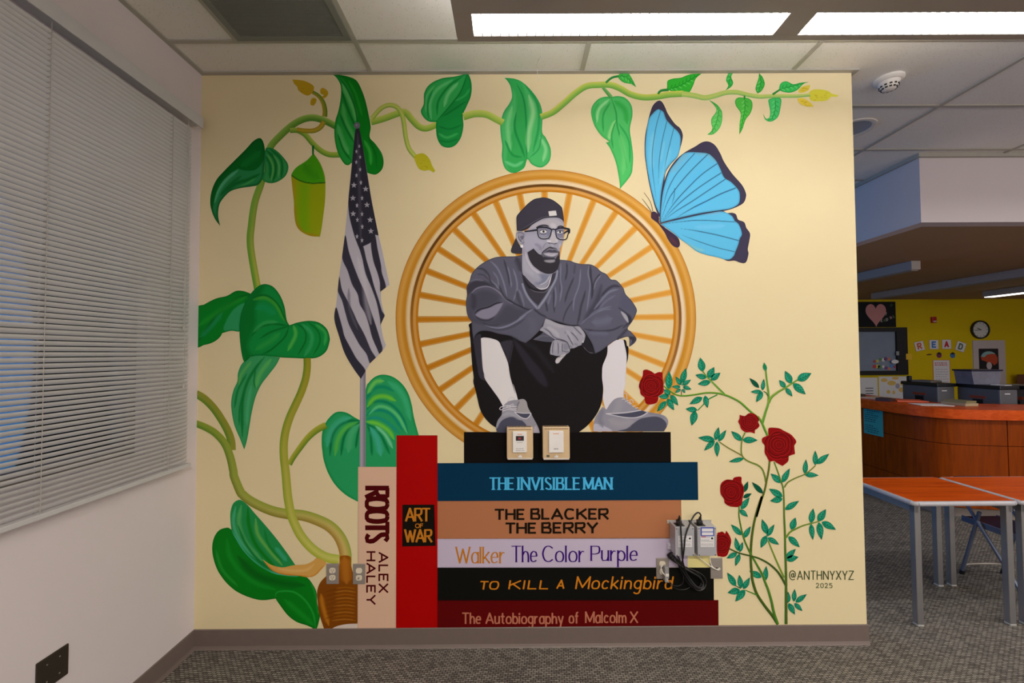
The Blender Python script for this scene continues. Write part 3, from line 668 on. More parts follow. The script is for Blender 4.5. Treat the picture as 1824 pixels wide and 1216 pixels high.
def card(cx, cz, s, rot, ch_, col, label):
    a = math.radians(rot); R = lambda u, v: (cx+u*math.cos(a)-v*math.sin(a), cz+u*math.sin(a)+v*math.cos(a))
    e = empty('letter_card', (cx, YB, cz-s), label, 'letter card', 'letter cards spelling a word on the yellow wall')
    hang('card_border', [R(*p) for p in rect(-s, s, -s, s)], .003, mat('card_rim', (180, 120, 110), .8), parent=e)
    hang('card_face', [R(*p) for p in rect(-s+.006, s-.006, -s+.006, s-.006)], .0045, M_WP, parent=e)
    return e, R
CARDS = [('R', 10.20, 1.735, -12*-1, (206, 96, 56), 'tilted white card with an orange letter R, first of the four cards'), ('E', 10.50, 1.765, 0, (60, 120, 190), 'white card with a blue letter E, second of the four cards'),
         ('A', 10.76, 1.77, 0, (190, 30, 40), 'white card with a red letter A, third of the four cards'), ('D', 11.05, 1.72, -20, (90, 110, 84), 'tilted white card with a green letter D, last of the four cards')]
for k, (x, z, c) in enumerate(((10.60, 1.545, (120, 40, 90)), (10.88, 1.54, (60, 110, 170)))):
    e = empty('owl_cutout', (x, YB, z-.05), ('purple' if k == 0 else 'blue')+' round owl cutout with a black cap below the letter cards', 'cutout')
    hang('cutout_body', [(x+.052*math.cos(a), z+.055*math.sin(a)) for a in [2*PI*i/24 for i in range(24)]], .004, mat('owl_%d' % k, c, .7), parent=e)
    hang('cap', [(x-.055, z+.035), (x, z+.015), (x+.055, z+.035), (x, z+.065)], .006, M_BLACK, parent=e)
hang('paper_cutout', [(10.33, 1.555), (10.36, 1.545), (10.44, 1.55), (10.45, 1.57), (10.38, 1.575)], .004, mat('brown_cutout', (74, 50, 36), .7), 'small dark cutout on the wall left of the owls', 'cutout')
ps = empty('wall_chart', (10.62, YB, .98), 'white chart with a red title and orange border on the yellow wall', 'poster')
hang('border', rect(10.46, 10.82, .86, 1.45), .003, mat('chart_orange', (210, 130, 70), .7), parent=ps)
hang('sheet', rect(10.475, 10.805, .87, 1.44), .0045, M_WP, parent=ps)
mb = MB(); r = random.Random(9)
for k in range(2):
    x = 10.50
    while x < 10.76: l = r.uniform(.02, .05); mb.wallpoly(rect(x, min(x+l, 10.78), 1.375-k*.04, 1.395-k*.04), YB-.0045, .001); x += l+.012
mb.build('title', mat('title_red', (200, 90, 86), .7), ps)
mb = MB()
for k in range(7):
    x = 10.51
    while x < 10.74: l = r.uniform(.02, .06); mb.wallpoly(rect(x, min(x+l, 10.77), 1.25-k*.05, 1.258-k*.05), YB-.0045, .001); x += l+.014
mb.build('print', mat('chart_ink', (150, 130, 150), .8), ps)
pn = empty('white_panel', (11.6, YB, .78), 'white panel board on the yellow wall below the clock', 'panel')
hang('panel_board', rect(11.29, 11.95, .75, 1.845), .02, mat('panel_white', (196, 182, 178), .6), parent=pn)
po = empty('poster', (11.6, YB-.02, .98), 'black poster with orange hair and grey lettering on the white panel', 'poster')
hang('poster_sheet', rect(11.40, 11.80, .93, 1.675), .004, mat('poster_black', (18, 12, 14), .5), parent=po, y=YB-.0202)
ph = YB-.0243
hang('pale_dome', [(11.60+.16*math.cos(a), 1.50+.12*math.sin(a)) for a in [PI*i/16 for i in range(17)]], .001, mat('poster_aqua', (140, 176, 178), .6), parent=po, y=ph)
hang('orange_hair', [(11.43, 1.52), (11.50, 1.49), (11.56, 1.55), (11.66, 1.57), (11.74, 1.56), (11.78, 1.48), (11.77, 1.38), (11.70, 1.33), (11.66, 1.38), (11.58, 1.38), (11.52, 1.42), (11.45, 1.44)], .002, mat('poster_orange', (186, 70, 30), .6), parent=po, y=ph)
hang('pale_face', [(11.60+.055*math.cos(a), 1.325+.075*math.sin(a)) for a in [2*PI*i/20 for i in range(20)]], .003, mat('poster_skin', (196, 180, 180), .6), parent=po, y=ph)
hang('grey_scrawl', [(11.49, 1.02), (11.54, 1.10), (11.50, 1.20), (11.60, 1.17), (11.66, 1.22), (11.75, 1.24), (11.77, 1.17), (11.70, 1.13), (11.64, 1.11), (11.57, 1.04), (11.54, .99)], .002, mat('poster_grey', (120, 124, 140), .6), parent=po, y=ph)
hang('red_line', rect(11.43, 11.66, .955, .97), .001, mat('poster_red', (150, 40, 46), .6), parent=po, y=ph)
w1 = empty('wall_sheet', (9.18, YB, .6), 'white printed sheet under the display window next to the mural edge', 'poster')
hang('sheet', rect(8.95, 9.31, .6, 1.095), .003, M_WP, parent=w1)
mb = MB()
for k in range(4): mb.wallpoly(rect(9.06, 9.22, .87-k*.055, .885-k*.055), YB-.003, .001)
mb.build('print', M_BLACK, w1)
w2 = empty('wall_sheet', (9.6, YB, .6), 'white poster with yellow patches under the display window', 'poster')
hang('sheet', rect(9.34, 9.915, .6, 1.115), .003, M_WP, parent=w2)
for k, (x, z, s, t) in enumerate(((9.45, 1.04, .07, .04), (9.60, .98, .09, .05), (9.68, 1.08, .07, .03), (9.84, .97, .07, .045), (9.53, .80, .04, .04), (9.64, .79, .03, .04), (9.8, .84, .06, .05))):
    hang('yellow_patch', [(x+s*math.cos(a), z+t*math.sin(a)) for a in [2*PI*i/16 for i in range(16)]], .0008, mat('patch_yellow', (222, 184, 96), .7), parent=w2, y=YB-.003-.0002*k)
hang('grey_swirl', [(9.72+.045*math.cos(a), .92+.055*math.sin(a)) for a in [2*PI*i/16 for i in range(16)]], .0012, mat('swirl_grey', (166, 158, 176), .7), parent=w2, y=YB-.006)
bc = empty('low_bookcase', (12.2, 6.0, 0), 'low brown bookcase against the yellow wall at the right edge', 'bookcase')
MB().box(11.97, 13.1, 5.80, YB-.02, 0, .9).build('carcass', M_CPAN, bc); MB().box(11.95, 13.12, 5.78, YB-.02, .9, .93, .003).build('top', M_CLIP, bc)
flat('cardboard_box', 12.22, 6.0, .93, .42, .3, .22, 0, mat('box_brown', (128, 76, 48), .8), 'brown cardboard box on the low bookcase at the right edge', 'box')
# ------------------------------------------------------------------ mural: paint engine
# Outlines were measured on the photograph in magnified windows; REG lists each window's corner and magnification.
# wall_xz() turns such a point into metres on the wall plane Y=0, so every motif is flat paint lying on the wall.
REG = dict(A=(345, 120, 5.0667), B=(345, 360, 5.0667), C=(345, 600, 5.0667), D=(345, 880, 5.0667), E=(560, 640, 7.6), F=(700, 300, 6.7556), G=(700, 480, 6.7556),
           a=(890, 335, 12.16), b=(890, 410, 12.16), c=(810, 440, 8.6857), d=(960, 450, 8.6857), e=(820, 560, 8.6857), f=(940, 560, 8.6857), g=(840, 660, 8.6857), h=(1000, 650, 7.6),
           Q=(1120, 620, 7.6), S=(1300, 620, 7.6), U=(1230, 740, 6.7556), V=(1260, 860, 6.7556), W=(1260, 970, 6.7556), X=(1120, 170, 7.6), Y=(1120, 320, 7.6),
           z=(456, 0, 4), y=(912, 0, 4), x=(1368, 0, 4), p=(0, 0, 1), r=(1520, 520, 11.26))
def parse(s):
    """'K x,y x,y* ...' -> points and corner flags; a new window letter may appear anywhere"""
    P, C, k = [], [], None
    for t in s.split():
        if t in REG: k = REG[t]; continue
        c = t.endswith('*'); u, v = t.rstrip('*').split(',')
        P.append((k[0]+float(u)/k[2], k[1]+float(v)/k[2])); C.append(c)
    return np.array(P), C
def crom(p0, p1, p2, p3, t): return .5*((2*p1)+(p2-p0)*t+(2*p0-5*p1+4*p2-p3)*t*t+(3*p1-p0-3*p2+p3)*t**3)
def spline(P, C, closed, step=2.):
    n = len(P); R = []
    for i in range(n if closed else n-1):
        p1, p2 = P[i], P[(i+1) % n]
        p0 = p1-(p2-p1)*.6 if (C[i] or (not closed and i == 0)) else P[(i-1) % n]
        p3 = p2+(p2-p1)*.6 if (C[(i+1) % n] or (not closed and i == n-2)) else P[(i+2) % n]
        m = max(1, int(round(np.linalg.norm(p2-p1)/step)))
        for k in range(m): R.append(crom(p0, p1, p2, p3, k/m))
    if not closed: R.append(P[-1])
    return np.array(R)
def closed(s, step=2.): P, C = parse(s); return spline(P, C, True, step)
def opened(s, step=2.5): P, C = parse(s); return spline(P, C, False, step)
def wall_xz(P):
    P = np.asarray(P, float); d = FWD[None]+RGT[None]*((P[:, :1]-912)/FPX)+UPV[None]*((608-P[:, 1:])/FPX)
    t = -CAM[1]/d[:, 1]; return CAM[0]+d[:, 0]*t, CAM[2]+d[:, 2]*t
def seg_dist(N, L):
    """distance of points N to polyline L, and position along it 0..1"""
    a, b = L[:-1], L[1:]; ab = b-a; l2 = np.maximum((ab**2).sum(1), 1e-9); ln = np.sqrt(l2); cum = np.concatenate([[0], np.cumsum(ln)])
    D = np.full(len(N), 1e9); T = np.zeros(len(N))
    for i in range(len(a)):
        t = np.clip(((N-a[i])@ab[i])/l2[i], 0, 1); d = np.hypot(*(N-a[i]-t[:, None]*ab[i]).T); m = d < D
        D[m] = d[m]; T[m] = (cum[i]+t[m]*ln[i])/cum[-1]
    return D, T
def inside(N, P):
    r = np.zeros(len(N), bool); q = np.roll(P, -1, 0)
    for (x0, y0), (x1, y1) in zip(P, q):
        if y0 == y1: continue
        m = ((y0 > N[:, 1]) != (y1 > N[:, 1])); r ^= m & (N[:, 0] < (x1-x0)*(N[:, 1]-y0)/(y1-y0)+x0)
    return r
def colour(N, P, base, ops):
    c = np.tile(np.array(base, float), (len(N), 1)); L = np.vstack([P, P[:1]])
    for o in ops:
        k = o[0]
        if k == 'S':      # stroke: pts, width, colour, opacity, softness, taper
            _, s, w_, col, op, soft, tp = list(o)+[.9, .8, 'b'][len(o)-4:]
            l = opened(s) if isinstance(s, str) else s; D, T = seg_dist(N, l)
            f_ = {'b': np.minimum(1, np.minimum(T, 1-T)*5+.25), 'n': np.ones(len(N)), 's': np.minimum(1, T*3+.2), 'e': np.minimum(1, (1-T)*2.5+.1)}[tp]
            al = op*np.clip((1-D/np.maximum(w_/2*f_, .05))/soft, 0, 1)
        elif k == 'F':    # filled shape: pts, colour, opacity, edge softness in px
            _, s, col, op, soft = list(o)+[1, 1.5][len(o)-3:]
            p_ = closed(s) if isinstance(s, str) else s; D, _t = seg_dist(N, np.vstack([p_, p_[:1]])); sd = np.where(inside(N, p_), D, -D); al = op*np.clip(.5+sd/soft, 0, 1)
        elif k == 'G':    # gradient from a (none) to b (full)
            _, a, b_, col, op = o; a, b_ = np.array(a, float), np.array(b_, float); v = b_-a; al = op*np.clip(((N-a)@v)/(v@v), 0, 1)
        elif k == 'E':    # rim
            _, wd, col, op = o; D, _t = seg_dist(N, L); al = op*np.clip(1-D/wd, 0, 1)
        c = c*(1-al[:, None])+np.array(col, float)*al[:, None]
    return np.clip(c, 0, 255)
LIN = np.vectorize(lin)
LAYER = lambda n: -(.0005+.00016*n)
def put_paint(me, N, col):
    at = me.attributes.new('paint', 'FLOAT_COLOR', 'POINT')
    buf = np.ones((len(col), 4)); buf[:, :3] = LIN(col); at.data.foreach_set('color', buf.ravel().astype(np.float32))
def link_paint(name, co, faces, col, parent, label=None):
    off = base_of(parent); me = bpy.data.meshes.new(name)
    me.from_pydata([(x-off.x, y-off.y, z-off.z) for x, y, z in co], [], faces); me.materials.append(PAINT); put_paint(me, co, col)
    o = bpy.data.objects.new(name, me); COL.objects.link(o); o.parent = parent
    if label: o['label'] = label
    return o
def canvas(name, out, base, ops, layer, parent, step=2.4, label=None):
    step = max(.6, step*.5)
    P = closed(out, step) if isinstance(out, str) else out
    lo, hi = P.min(0), P.max(0)
    if ops:
        gx, gy = np.meshgrid(np.arange(lo[0]+step/2, hi[0], step), np.arange(lo[1]+step/2, hi[1], step)); gx = gx+((np.arange(len(gx)) % 2)*step/2)[:, None]
        N = np.column_stack([gx.ravel(), gy.ravel()]); N = N[inside(N, P)]
        if len(N): D, _ = seg_dist(N, np.vstack([P, P[:1]])); N = N[D > step*.45]
        V = np.vstack([P, N]) if len(N) else P
    else: V = P
    n = len(P)
    r = geometry.delaunay_2d_cdt([Vector(v) for v in V], [(i, (i+1) % n) for i in range(n)], [], 1, 1e-4)
    V2 = np.array([(v[0], v[1]) for v in r[0]])
    col = colour(V2, P, base, ops); X, Z = wall_xz(V2); y = LAYER(layer)
    fs = []
    for f_ in r[2]:
        a, b_, c_ = f_[:3]; cr = (X[b_]-X[a])*(Z[c_]-Z[a])-(X[c_]-X[a])*(Z[b_]-Z[a])
        fs.append(tuple(f_) if cr > 0 else tuple(f_[::-1]))
    return link_paint(name, list(zip(X, [y]*len(X), Z)), fs, col, parent, label)
def stems(name, items, layer, parent, label=None):
    """items: (path, start width, end width, [colours across]) -> ribbons in one painted mesh"""
    co, fs, cl = [], [], []; y = LAYER(layer)
    for k, it in enumerate(items):
        path, w0, w1, cols = it[:4]; c2 = it[4] if len(it) > 4 else cols
        L = opened(path, 4); n = len(L); T = np.gradient(L, axis=0); T /= np.maximum(np.hypot(*T.T), 1e-6)[:, None]; Nn = np.column_stack([-T[:, 1], T[:, 0]])
        m = len(cols); b0 = len(co)
        for i in range(n):
            t = i/(n-1); wd = w0+(w1-w0)*t
            q = np.array([L[i]+Nn[i]*wd*(j/(m-1)-.5) for j in range(m)]); X, Z = wall_xz(q)
            for j in range(m): co.append((X[j], y-3e-5*k, Z[j])); cl.append(np.array(cols[j])*(1-t)+np.array(c2[j])*t)
        for i in range(n-1):
            for j in range(m-1): a = b0+i*m+j; fs.append((a, a+1, a+m+1, a+m))
    return link_paint(name, co, fs, np.array(cl), parent, label)

# ---- brush lettering: every glyph is a few strokes
GL = {'A': (.8, '0,0 .5,1 1,0|.2,.33 .8,.33'), 'B': (.62, '0,0 0,1|~0,1 .55,1 .85,.93 .88,.76 .8,.6 .5,.53 0,.53|~0,.53 .6,.53 .95,.43 1,.26 .9,.07 .6,0 0,0'),
 'C': (.72, '~.95,.83 .6,1 .2,.87 0,.5 .2,.13 .6,0 .95,.17'), 'D': (.72, '0,0 0,1|~0,1 .45,1 .85,.83 1,.5 .85,.17 .45,0 0,0'), 'E': (.55, '0,0 0,1|0,1 .95,1|0,.52 .8,.52|0,0 .95,0'),
 'F': (.52, '0,0 0,1|0,1 .95,1|0,.52 .8,.52'), 'G': (.75, '~.95,.82 .6,1 .15,.85 0,.5 .15,.15 .6,0 .95,.15|.95,.1 .95,.45|.95,.45 .6,.45'), 'H': (.7, '0,0 0,1|1,0 1,1|0,.52 1,.52'), 'I': (.06, '0,0 0,1'),
 'K': (.7, '0,0 0,1|.95,1 0,.42|.28,.6 1,0'), 'L': (.52, '0,0 0,1|0,0 .95,0'), 'M': (.95, '0,0 0,1|0,1 .5,.15|.5,.15 1,1|1,1 1,0'), 'N': (.75, '0,0 0,1|0,1 1,0|1,0 1,1'),
 'O': (.8, '~.5,1 .14,.86 0,.5 .14,.14 .5,0 .86,.14 1,.5 .86,.86 .5,1'), 'P': (.6, '0,0 0,1|~0,1 .55,1 .92,.92 1,.73 .92,.54 .55,.46 0,.46'), 'R': (.66, '0,0 0,1|~0,1 .55,1 .9,.92 .97,.74 .9,.56 .55,.48 0,.48|.45,.48 1,0'),
 'S': (.58, '~.92,.83 .55,1 .14,.9 .1,.68 .5,.51 .9,.34 .9,.11 .5,0 .05,.16'), 'T': (.68, '0,1 1,1|.5,0 .5,1'), 'V': (.75, '0,1 .5,0|.5,0 1,1'), 'W': (1.05, '0,1 .27,0|.27,0 .5,.85|.5,.85 .75,0|.75,0 1,1'),
 'X': (.7, '0,0 1,1|0,1 1,0'), 'Y': (.7, '0,1 .5,.45|1,1 .5,.45|.5,.45 .5,0'), 'Z': (.7, '0,1 1,1|1,1 0,0|0,0 1,0'),
 '@': (.95, '~.7,.45 .62,.68 .42,.68 .3,.48 .4,.28 .58,.3 .7,.5|~.72,.7 .68,.35 .82,.28 .98,.5 .9,.82 .5,1 .12,.85 0,.5 .12,.15 .5,0 .85,.08'),
 '2': (.6, '~.05,.72 .2,.97 .6,1 .88,.82 .8,.55 .4,.25 0,0|0,0 1,0'), '0': (.6, '~.5,1 .14,.86 0,.5 .14,.14 .5,0 .86,.14 1,.5 .86,.86 .5,1'), '5': (.6, '.9,1 .18,1|.18,1 .12,.56|~.12,.56 .5,.65 .9,.5 .95,.25 .7,.03 .3,0 .02,.13'),
 'a': (.5, '~.95,.5 .65,.66 .2,.6 0,.33 .2,.06 .65,0 .95,.16|.97,.66 .97,0'), 'b': (.5, '0,0 0,1|~0,.48 .35,.66 .8,.58 1,.33 .8,.07 .35,0 0,.16'), 'c': (.46, '~.95,.53 .55,.66 .15,.56 0,.33 .15,.1 .55,0 .95,.13'),
 'd': (.5, '~.95,.5 .65,.66 .2,.6 0,.33 .2,.06 .65,0 .95,.16|.97,1 .97,0'), 'e': (.5, '.02,.37 .97,.37|~.97,.37 .86,.6 .5,.66 .12,.55 0,.33 .12,.1 .5,0 .93,.12'), 'f': (.36, '~1,.95 .7,1 .45,.9 .4,.66|.4,.7 .4,0|0,.64 .85,.64'),
 'g': (.5, '~.95,.5 .65,.66 .2,.6 0,.36 .2,.12 .65,.06 .95,.2|.97,.66 .97,-.06|~.97,-.06 .85,-.28 .45,-.34 .05,-.24'), 'h': (.48, '0,0 0,1|~0,.42 .35,.64 .8,.6 .95,.4 .97,.2|.97,.25 .97,0'), 'i': (.05, '0,0 0,.66|0,.84 0,.93'),
 'k': (.48, '0,0 0,1|.9,.66 0,.24|.28,.38 1,0'), 'l': (.05, '0,0 0,1'), 'm': (.78, '0,0 0,.66|~0,.45 .15,.62 .36,.64 .48,.45 .49,.25|.49,.3 .49,0|~.49,.45 .64,.62 .86,.64 .98,.45 .99,.25|.99,.3 .99,0'),
 'n': (.48, '0,0 0,.66|~0,.42 .35,.64 .8,.6 .95,.4 .97,.2|.97,.25 .97,0'), 'o': (.54, '~.5,.66 .14,.57 0,.33 .14,.09 .5,0 .86,.09 1,.33 .86,.57 .5,.66'), 'p': (.5, '0,-.36 0,.66|~0,.48 .35,.66 .8,.58 1,.33 .8,.07 .35,0 0,.16'),
 'r': (.34, '0,0 0,.66|~0,.38 .3,.58 .65,.66 1,.62'), 't': (.36, '.42,.92 .42,.14|~.42,.16 .52,.02 .75,0 1,.06|0,.66 .9,.66'), 'u': (.48, '0,.66 0,.22|~0,.25 .12,.04 .45,0 .8,.08 .97,.3|.97,.66 .97,0'), 'y': (.5, '0,.66 .5,.02|1,.66 .35,-.34'), 'w': (.7, '0,.66 .27,0|.27,0 .5,.6|.5,.6 .75,0|.75,0 1,.66')}
def glyph_strokes(ch):
    w_, s = GL[ch]; R = []
    for st in s.split('|'):
        sm = st[0] == '~'; P = np.array([tuple(map(float, q.split(','))) for q in st.lstrip('~').split()])
        if sm: R.append(('c', P))
        else:
            for a, b_ in zip(P, P[1:]): R.append(('l', np.array([a, b_])))
    return w_, R
def letters(runs, place, wt, thin=1., serif=0, slant=0, gap=.2):
    """runs: (text, u0, u1, v0 baseline, cap height); place(u,v) -> 3-D point at stroke index k. Returns verts, faces"""
    co, fs, k = [], [], 0
    for text, u0, u1, v0, cap in runs:
        ws = [GL[c][0] for c in text]; tot = sum(ws)+gap*(len(ws)-1); avail = (u1-u0-wt)/tot; u = u0+wt/2
        for c, w_ in zip(text, ws):
            _, st = glyph_strokes(c)
            for kind, P in st:
                q = np.column_stack([u+P[:, 0]*w_*avail, v0+P[:, 1]*cap])
                if c not in '@' : q[:, 1] = np.where(P[:, 1] > .97, q[:, 1]-wt*.4, np.where(abs(P[:, 1]) < .03, q[:, 1]+wt*.4, q[:, 1]))
                q[:, 0] += slant*(q[:, 1]-v0)
                if kind == 'c': q = spline(q, [False]*len(q), False, max(cap/10, .4))
                ext = wt*.32 if kind == 'l' else 0
                d0 = (q[0]-q[1])/max(np.linalg.norm(q[0]-q[1]), 1e-6); d1 = (q[-1]-q[-2])/max(np.linalg.norm(q[-1]-q[-2]), 1e-6)
                ends = (q[0].copy(), q[-1].copy()); q = q.copy(); q[0] = q[0]+d0*ext; q[-1] = q[-1]+d1*ext
                T = np.gradient(q, axis=0); T /= np.maximum(np.hypot(*T.T), 1e-6)[:, None]; Nn = np.column_stack([-T[:, 1], T[:, 0]])
                hw = wt/2*(thin+(1-thin)*np.abs(T[:, 1])**1.2); b0 = len(co)
                for p, n_, h_ in zip(q, Nn, hw): co.append(place(*(p+n_*h_), k)); co.append(place(*(p-n_*h_), k))
                for i in range(len(q)-1): a = b0+2*i; fs.append((a, a+1, a+3, a+2))
                k += 1
                if serif and kind == 'l' and abs(P[0][1]-P[1][1]) > .4:
                    for e_, py in ((ends[0], P[0][1]), (ends[1], P[1][1])):
                        if min(abs(py), abs(py-1), abs(py-.66), abs(py+.36)) > .02 or (c in 'AVW' and py in (.85,)) : continue
                        if (c == 'A' and py == 1) or (c in 'VW' and py == 0) or (c == 'M' and .1 < py < .9): continue
                        s = wt*serif; h_ = wt*.22; b0 = len(co); ux, uy = e_; up = 1 if py > .5 else -1
                        for du, dv in ((-s, up*h_*1.2), (s, up*h_*1.2), (s*.45, -up*h_*1.1), (-s*.45, -up*h_*1.1)): co.append(place(ux+du, uy+dv, k))
                        fs.append((b0, b0+1, b0+2, b0+3)); k += 1
            u += (w_+gap)*avail
    return co, fs
def paint_text(runs, wt, col, layer, parent, vertical=False, label=None, **kw):
    """runs given in photograph pixels: (text, x0, x1, baseline y, cap height); vertical: letters turned a quarter clockwise"""
    y = LAYER(layer)
    def place(u, v, k):
        X, Z = wall_xz([(u, -v)] if not vertical else [(v, u)]); return (X[0], y-2e-5*k, Z[0])
    rr = [(t, a, b_, (-base if not vertical else base), c) for t, a, b_, base, c in runs]
    co, fs = letters(rr, place, wt, **kw)
    out = []
    for f_ in fs:
        (xa, _, za), (xb, _, zb), (xc, _, zc) = co[f_[0]], co[f_[1]], co[f_[2]]
        out.append(f_ if (xb-xa)*(zc-za)-(xc-xa)*(zb-za) > 0 else f_[::-1])
    return link_paint('lettering', co, out, np.tile(np.array(col, float), (len(co), 1)), parent, label)
def sheet_text(name, runs, wt, m, parent, y, xz=lambda u, v: (u, v), **kw):
    co, fs = letters(runs, lambda u, v, k: (xz(u, v)[0], y-3e-5*k, xz(u, v)[1]), wt, **kw)
    mb = MB(); V = [mb.bm.verts.new(c) for c in co]
    for f_ in fs: mb.bm.faces.new([V[i] for i in f_])
    mb.bm.normal_update()
    for f_ in mb.bm.faces:
        if f_.normal.y > 0: f_.normal_flip()
    return mb.build(name, m, parent, recalc=False)
# lettering on the yellow wall
for ch_, cx_, cz_, rot_, col_, lab_ in CARDS:
    e, R = card(cx_, cz_, .098, rot_, ch_, col_, lab_)
    sheet_text('letter', [(ch_, -.05, .05, -.065, .13)], .032, mat('letter_%d_%d_%d' % col_, col_, .7), e, YB-.0048, R)
M_LG, M_LW, M_LP = mat('letter_green', (70, 110, 66), .7), mat('letter_pale', (170, 166, 162), .7), mat('letter_pink', (176, 130, 136), .7)
for ch_, cx_, cz_, m_, rot_ in (('O', 9.475, 2.39, M_LG, 15), ('F', 9.525, 2.405, M_LW, 15), ('R', 9.37, 2.27, M_LG, -12), ('E', 9.425, 2.265, M_LW, -4), ('A', 9.48, 2.27, M_LG, 6), ('D', 9.53, 2.285, M_LW, 12), ('I', 9.57, 2.305, M_LG, 16), ('N', 9.615, 2.325, M_LP, 20), ('G', 9.67, 2.345, M_LG, 22)):
    a_ = math.radians(rot_)
    sheet_text('letter', [(ch_, -.02, .02, -.03, .06)], .013, m_, bb, YB-.0153, lambda u, v: (cx_+u*math.cos(a_)-v*math.sin(a_), cz_+u*math.sin(a_)+v*math.cos(a_)))
MB().tube([(9.63+.03*math.cos(k*.5)*(1-k/22), YB-.017, 2.575+.035*math.sin(k*.5)*(1-k/22)) for k in range(18)], .004, 6, 1).build('swirl', M_LG, bb)
# ------------------------------------------------------------------ mural: the painting
mu = empty('wall_mural_painting', (W/2, 0, HB), 'large painted mural of seated man, books, flag, butterfly, vines and roses', 'mural')
GAIN = 1.0
# -- vine
VG, VL, VY, VD = (84, 142, 40), (170, 190, 84), (188, 186, 70), (52, 112, 30)
OL, OY = (150, 134, 34), (196, 172, 60)
vine = stems('vine', [
 ('B 578,785 514,400 523,200 553,0 A 608,1050 650,880 690,725 790,610 900,515 1000,465 1090,455 1190,485 1300,540', 13, 12, [(88, 150, 44), (120, 168, 56), (186, 190, 80), (168, 172, 66)], [(172, 196, 96), (130, 172, 70), (80, 140, 44), (66, 126, 40)]),
 ('A 870,570 940,570 1010,610 1070,680 1140,745 1220,785 1320,788', 9, 10, [(176, 190, 80), (140, 176, 60), (78, 138, 36)]),
 ('A 930,562 1000,572 1080,572 1140,545 1178,490', 8, 9, [(166, 138, 34), (186, 160, 44), (120, 130, 36)]),
 ('A 1182,445 1186,395 1170,320 1130,260 1072,222', 9, 6, [(170, 142, 36), (140, 150, 44), (74, 128, 36)]),
 ('z 820,870 910,845 1000,812 1062,800 1110,850 1160,900 1215,915 1300,882', 12, 11, [(196, 206, 98), (160, 190, 74), (104, 160, 46)]),
 ('z 826,845 880,782 930,752 980,752 1020,780 1046,835 1058,900 1068,980 1092,1060 1140,1120', 8, 8, [(176, 192, 80), (196, 206, 104), (120, 166, 50)]),
 ('z 1478,832 1560,810 1640,815 1700,843 1760,875', 13, 12, [(206, 214, 108), (170, 196, 84), (110, 168, 56)]),
 ('y 205,834 290,800 370,735 450,665 530,615 620,605 700,605 770,630 840,670 930,693 1020,690 1120,674 1220,668', 11, 11, [(206, 206, 92), (150, 190, 84), (96, 164, 60)]),
 ('y 1210,668 1300,682 1370,697 1440,684 1520,661 1600,658 1680,676 1760,688 1824,686 x 100,684 200,684 300,676', 10, 5.5, [(160, 196, 92), (190, 200, 110), (130, 186, 92)], [(206, 206, 110), (170, 200, 110), (100, 176, 90)]),
 ('C 22,512 100,560 180,640 250,740 310,850 340,940 345,1020', 14, 14, [(150, 150, 50), (140, 150, 56), (84, 132, 34)]),
 ('C 18,778 110,815 200,870 280,960 330,1080 360,1216 z6 p 417,848 428,875 D 440,0 500,50 600,105 720,152 850,178 980,190 1100,225 1230,290 1320,390 1368,520 1368,650'.replace('z6 ', ''), 12, 22, [(150, 160, 56), (128, 158, 54), (84, 132, 34)], [(150, 170, 60), (214, 184, 112), (172, 120, 40)]),
 ('C 1025,190 1025,280 1010,380 970,500 920,610 870,720 835,830 815,950 815,1080 830,1216 D 848,0 860,80 880,180 910,260 960,360 1030,450 1110,520 1200,568 1312,590', 13, 17, [(150, 148, 40), (160, 152, 44), (90, 136, 34)], [(176, 190, 70), (206, 206, 110), (172, 180, 40)]),
 ('C 865,1150 900,1085 960,1000 1030,910 1110,840 1195,795', 9, 12, [(176, 176, 60), (150, 160, 50), (84, 132, 32)]),
 ('A 1078,705 1078,790', 4, 3, [(20, 110, 46), (30, 120, 50)]),
 ('y 668,590 710,555 760,543', 4, 4, [(60, 150, 70), (40, 130, 60)]), ('y 648,624 680,660 706,694', 5, 7, [(120, 180, 100), (60, 150, 70)]),
 ('y 1040,670 1060,647 1115,640', 4, 5, [(50, 140, 60), (40, 120, 50)]), ('x 32,674 60,655 88,636', 4, 3, [(60, 150, 70), (40, 140, 60)]), ('y 1655,682 1658,706', 3, 3, [(60, 150, 60), (40, 130, 50)]),
], 2, mu, 'painted yellow green climbing vine stems')
LD, LM, LL, LT = (8, 84, 26), (24, 118, 48), (74, 160, 88), (70, 150, 120)
def bright(c, k=1.14): return tuple(min(255, v*k) for v in c)
def leaf(out, base, ops, layer=3, label=None, step=2.2):
    ops = [tuple(bright(v) if isinstance(v, tuple) and len(v) == 3 else v for v in o) for o in ops]; base = bright(base)
    return canvas('leaf', out, base, ops, layer, vine, step, label)
leaf('A 595,638 625,665 643,740 640,850 635,940 620,1010 580,1060 520,1075 420,1090 330,1120 260,1190 230,1250 222,1340 240,1431* 195,1370 165,1300 150,1216 165,1110 210,1010 290,920 380,830 470,740 540,665', (34, 118, 66), [
 ('S', 'A 600,960 500,1010 380,1050 260,1130', 9, (10, 92, 34)), ('S', 'A 430,980 330,1060 240,1160', 8, (16, 96, 40)), ('S', 'A 560,1000 460,1060 350,1100', 6, (64, 150, 70), .7), ('S', 'A 400,930 300,1010 220,1120 190,1220', 9, (84, 160, 120), .8),
 ('F', 'A 595,638 540,665 380,830 210,1010 150,1216 163,1300 178,1240 210,1120 260,1030 330,960 400,912* 470,932 560,922 625,845 643,740 625,665', (6, 92, 30), 1, 1.5), ('S', 'A 600,760 520,830 430,890', 18, (20, 112, 46), .6), ('E', 5, (4, 70, 22), .7)], 3)
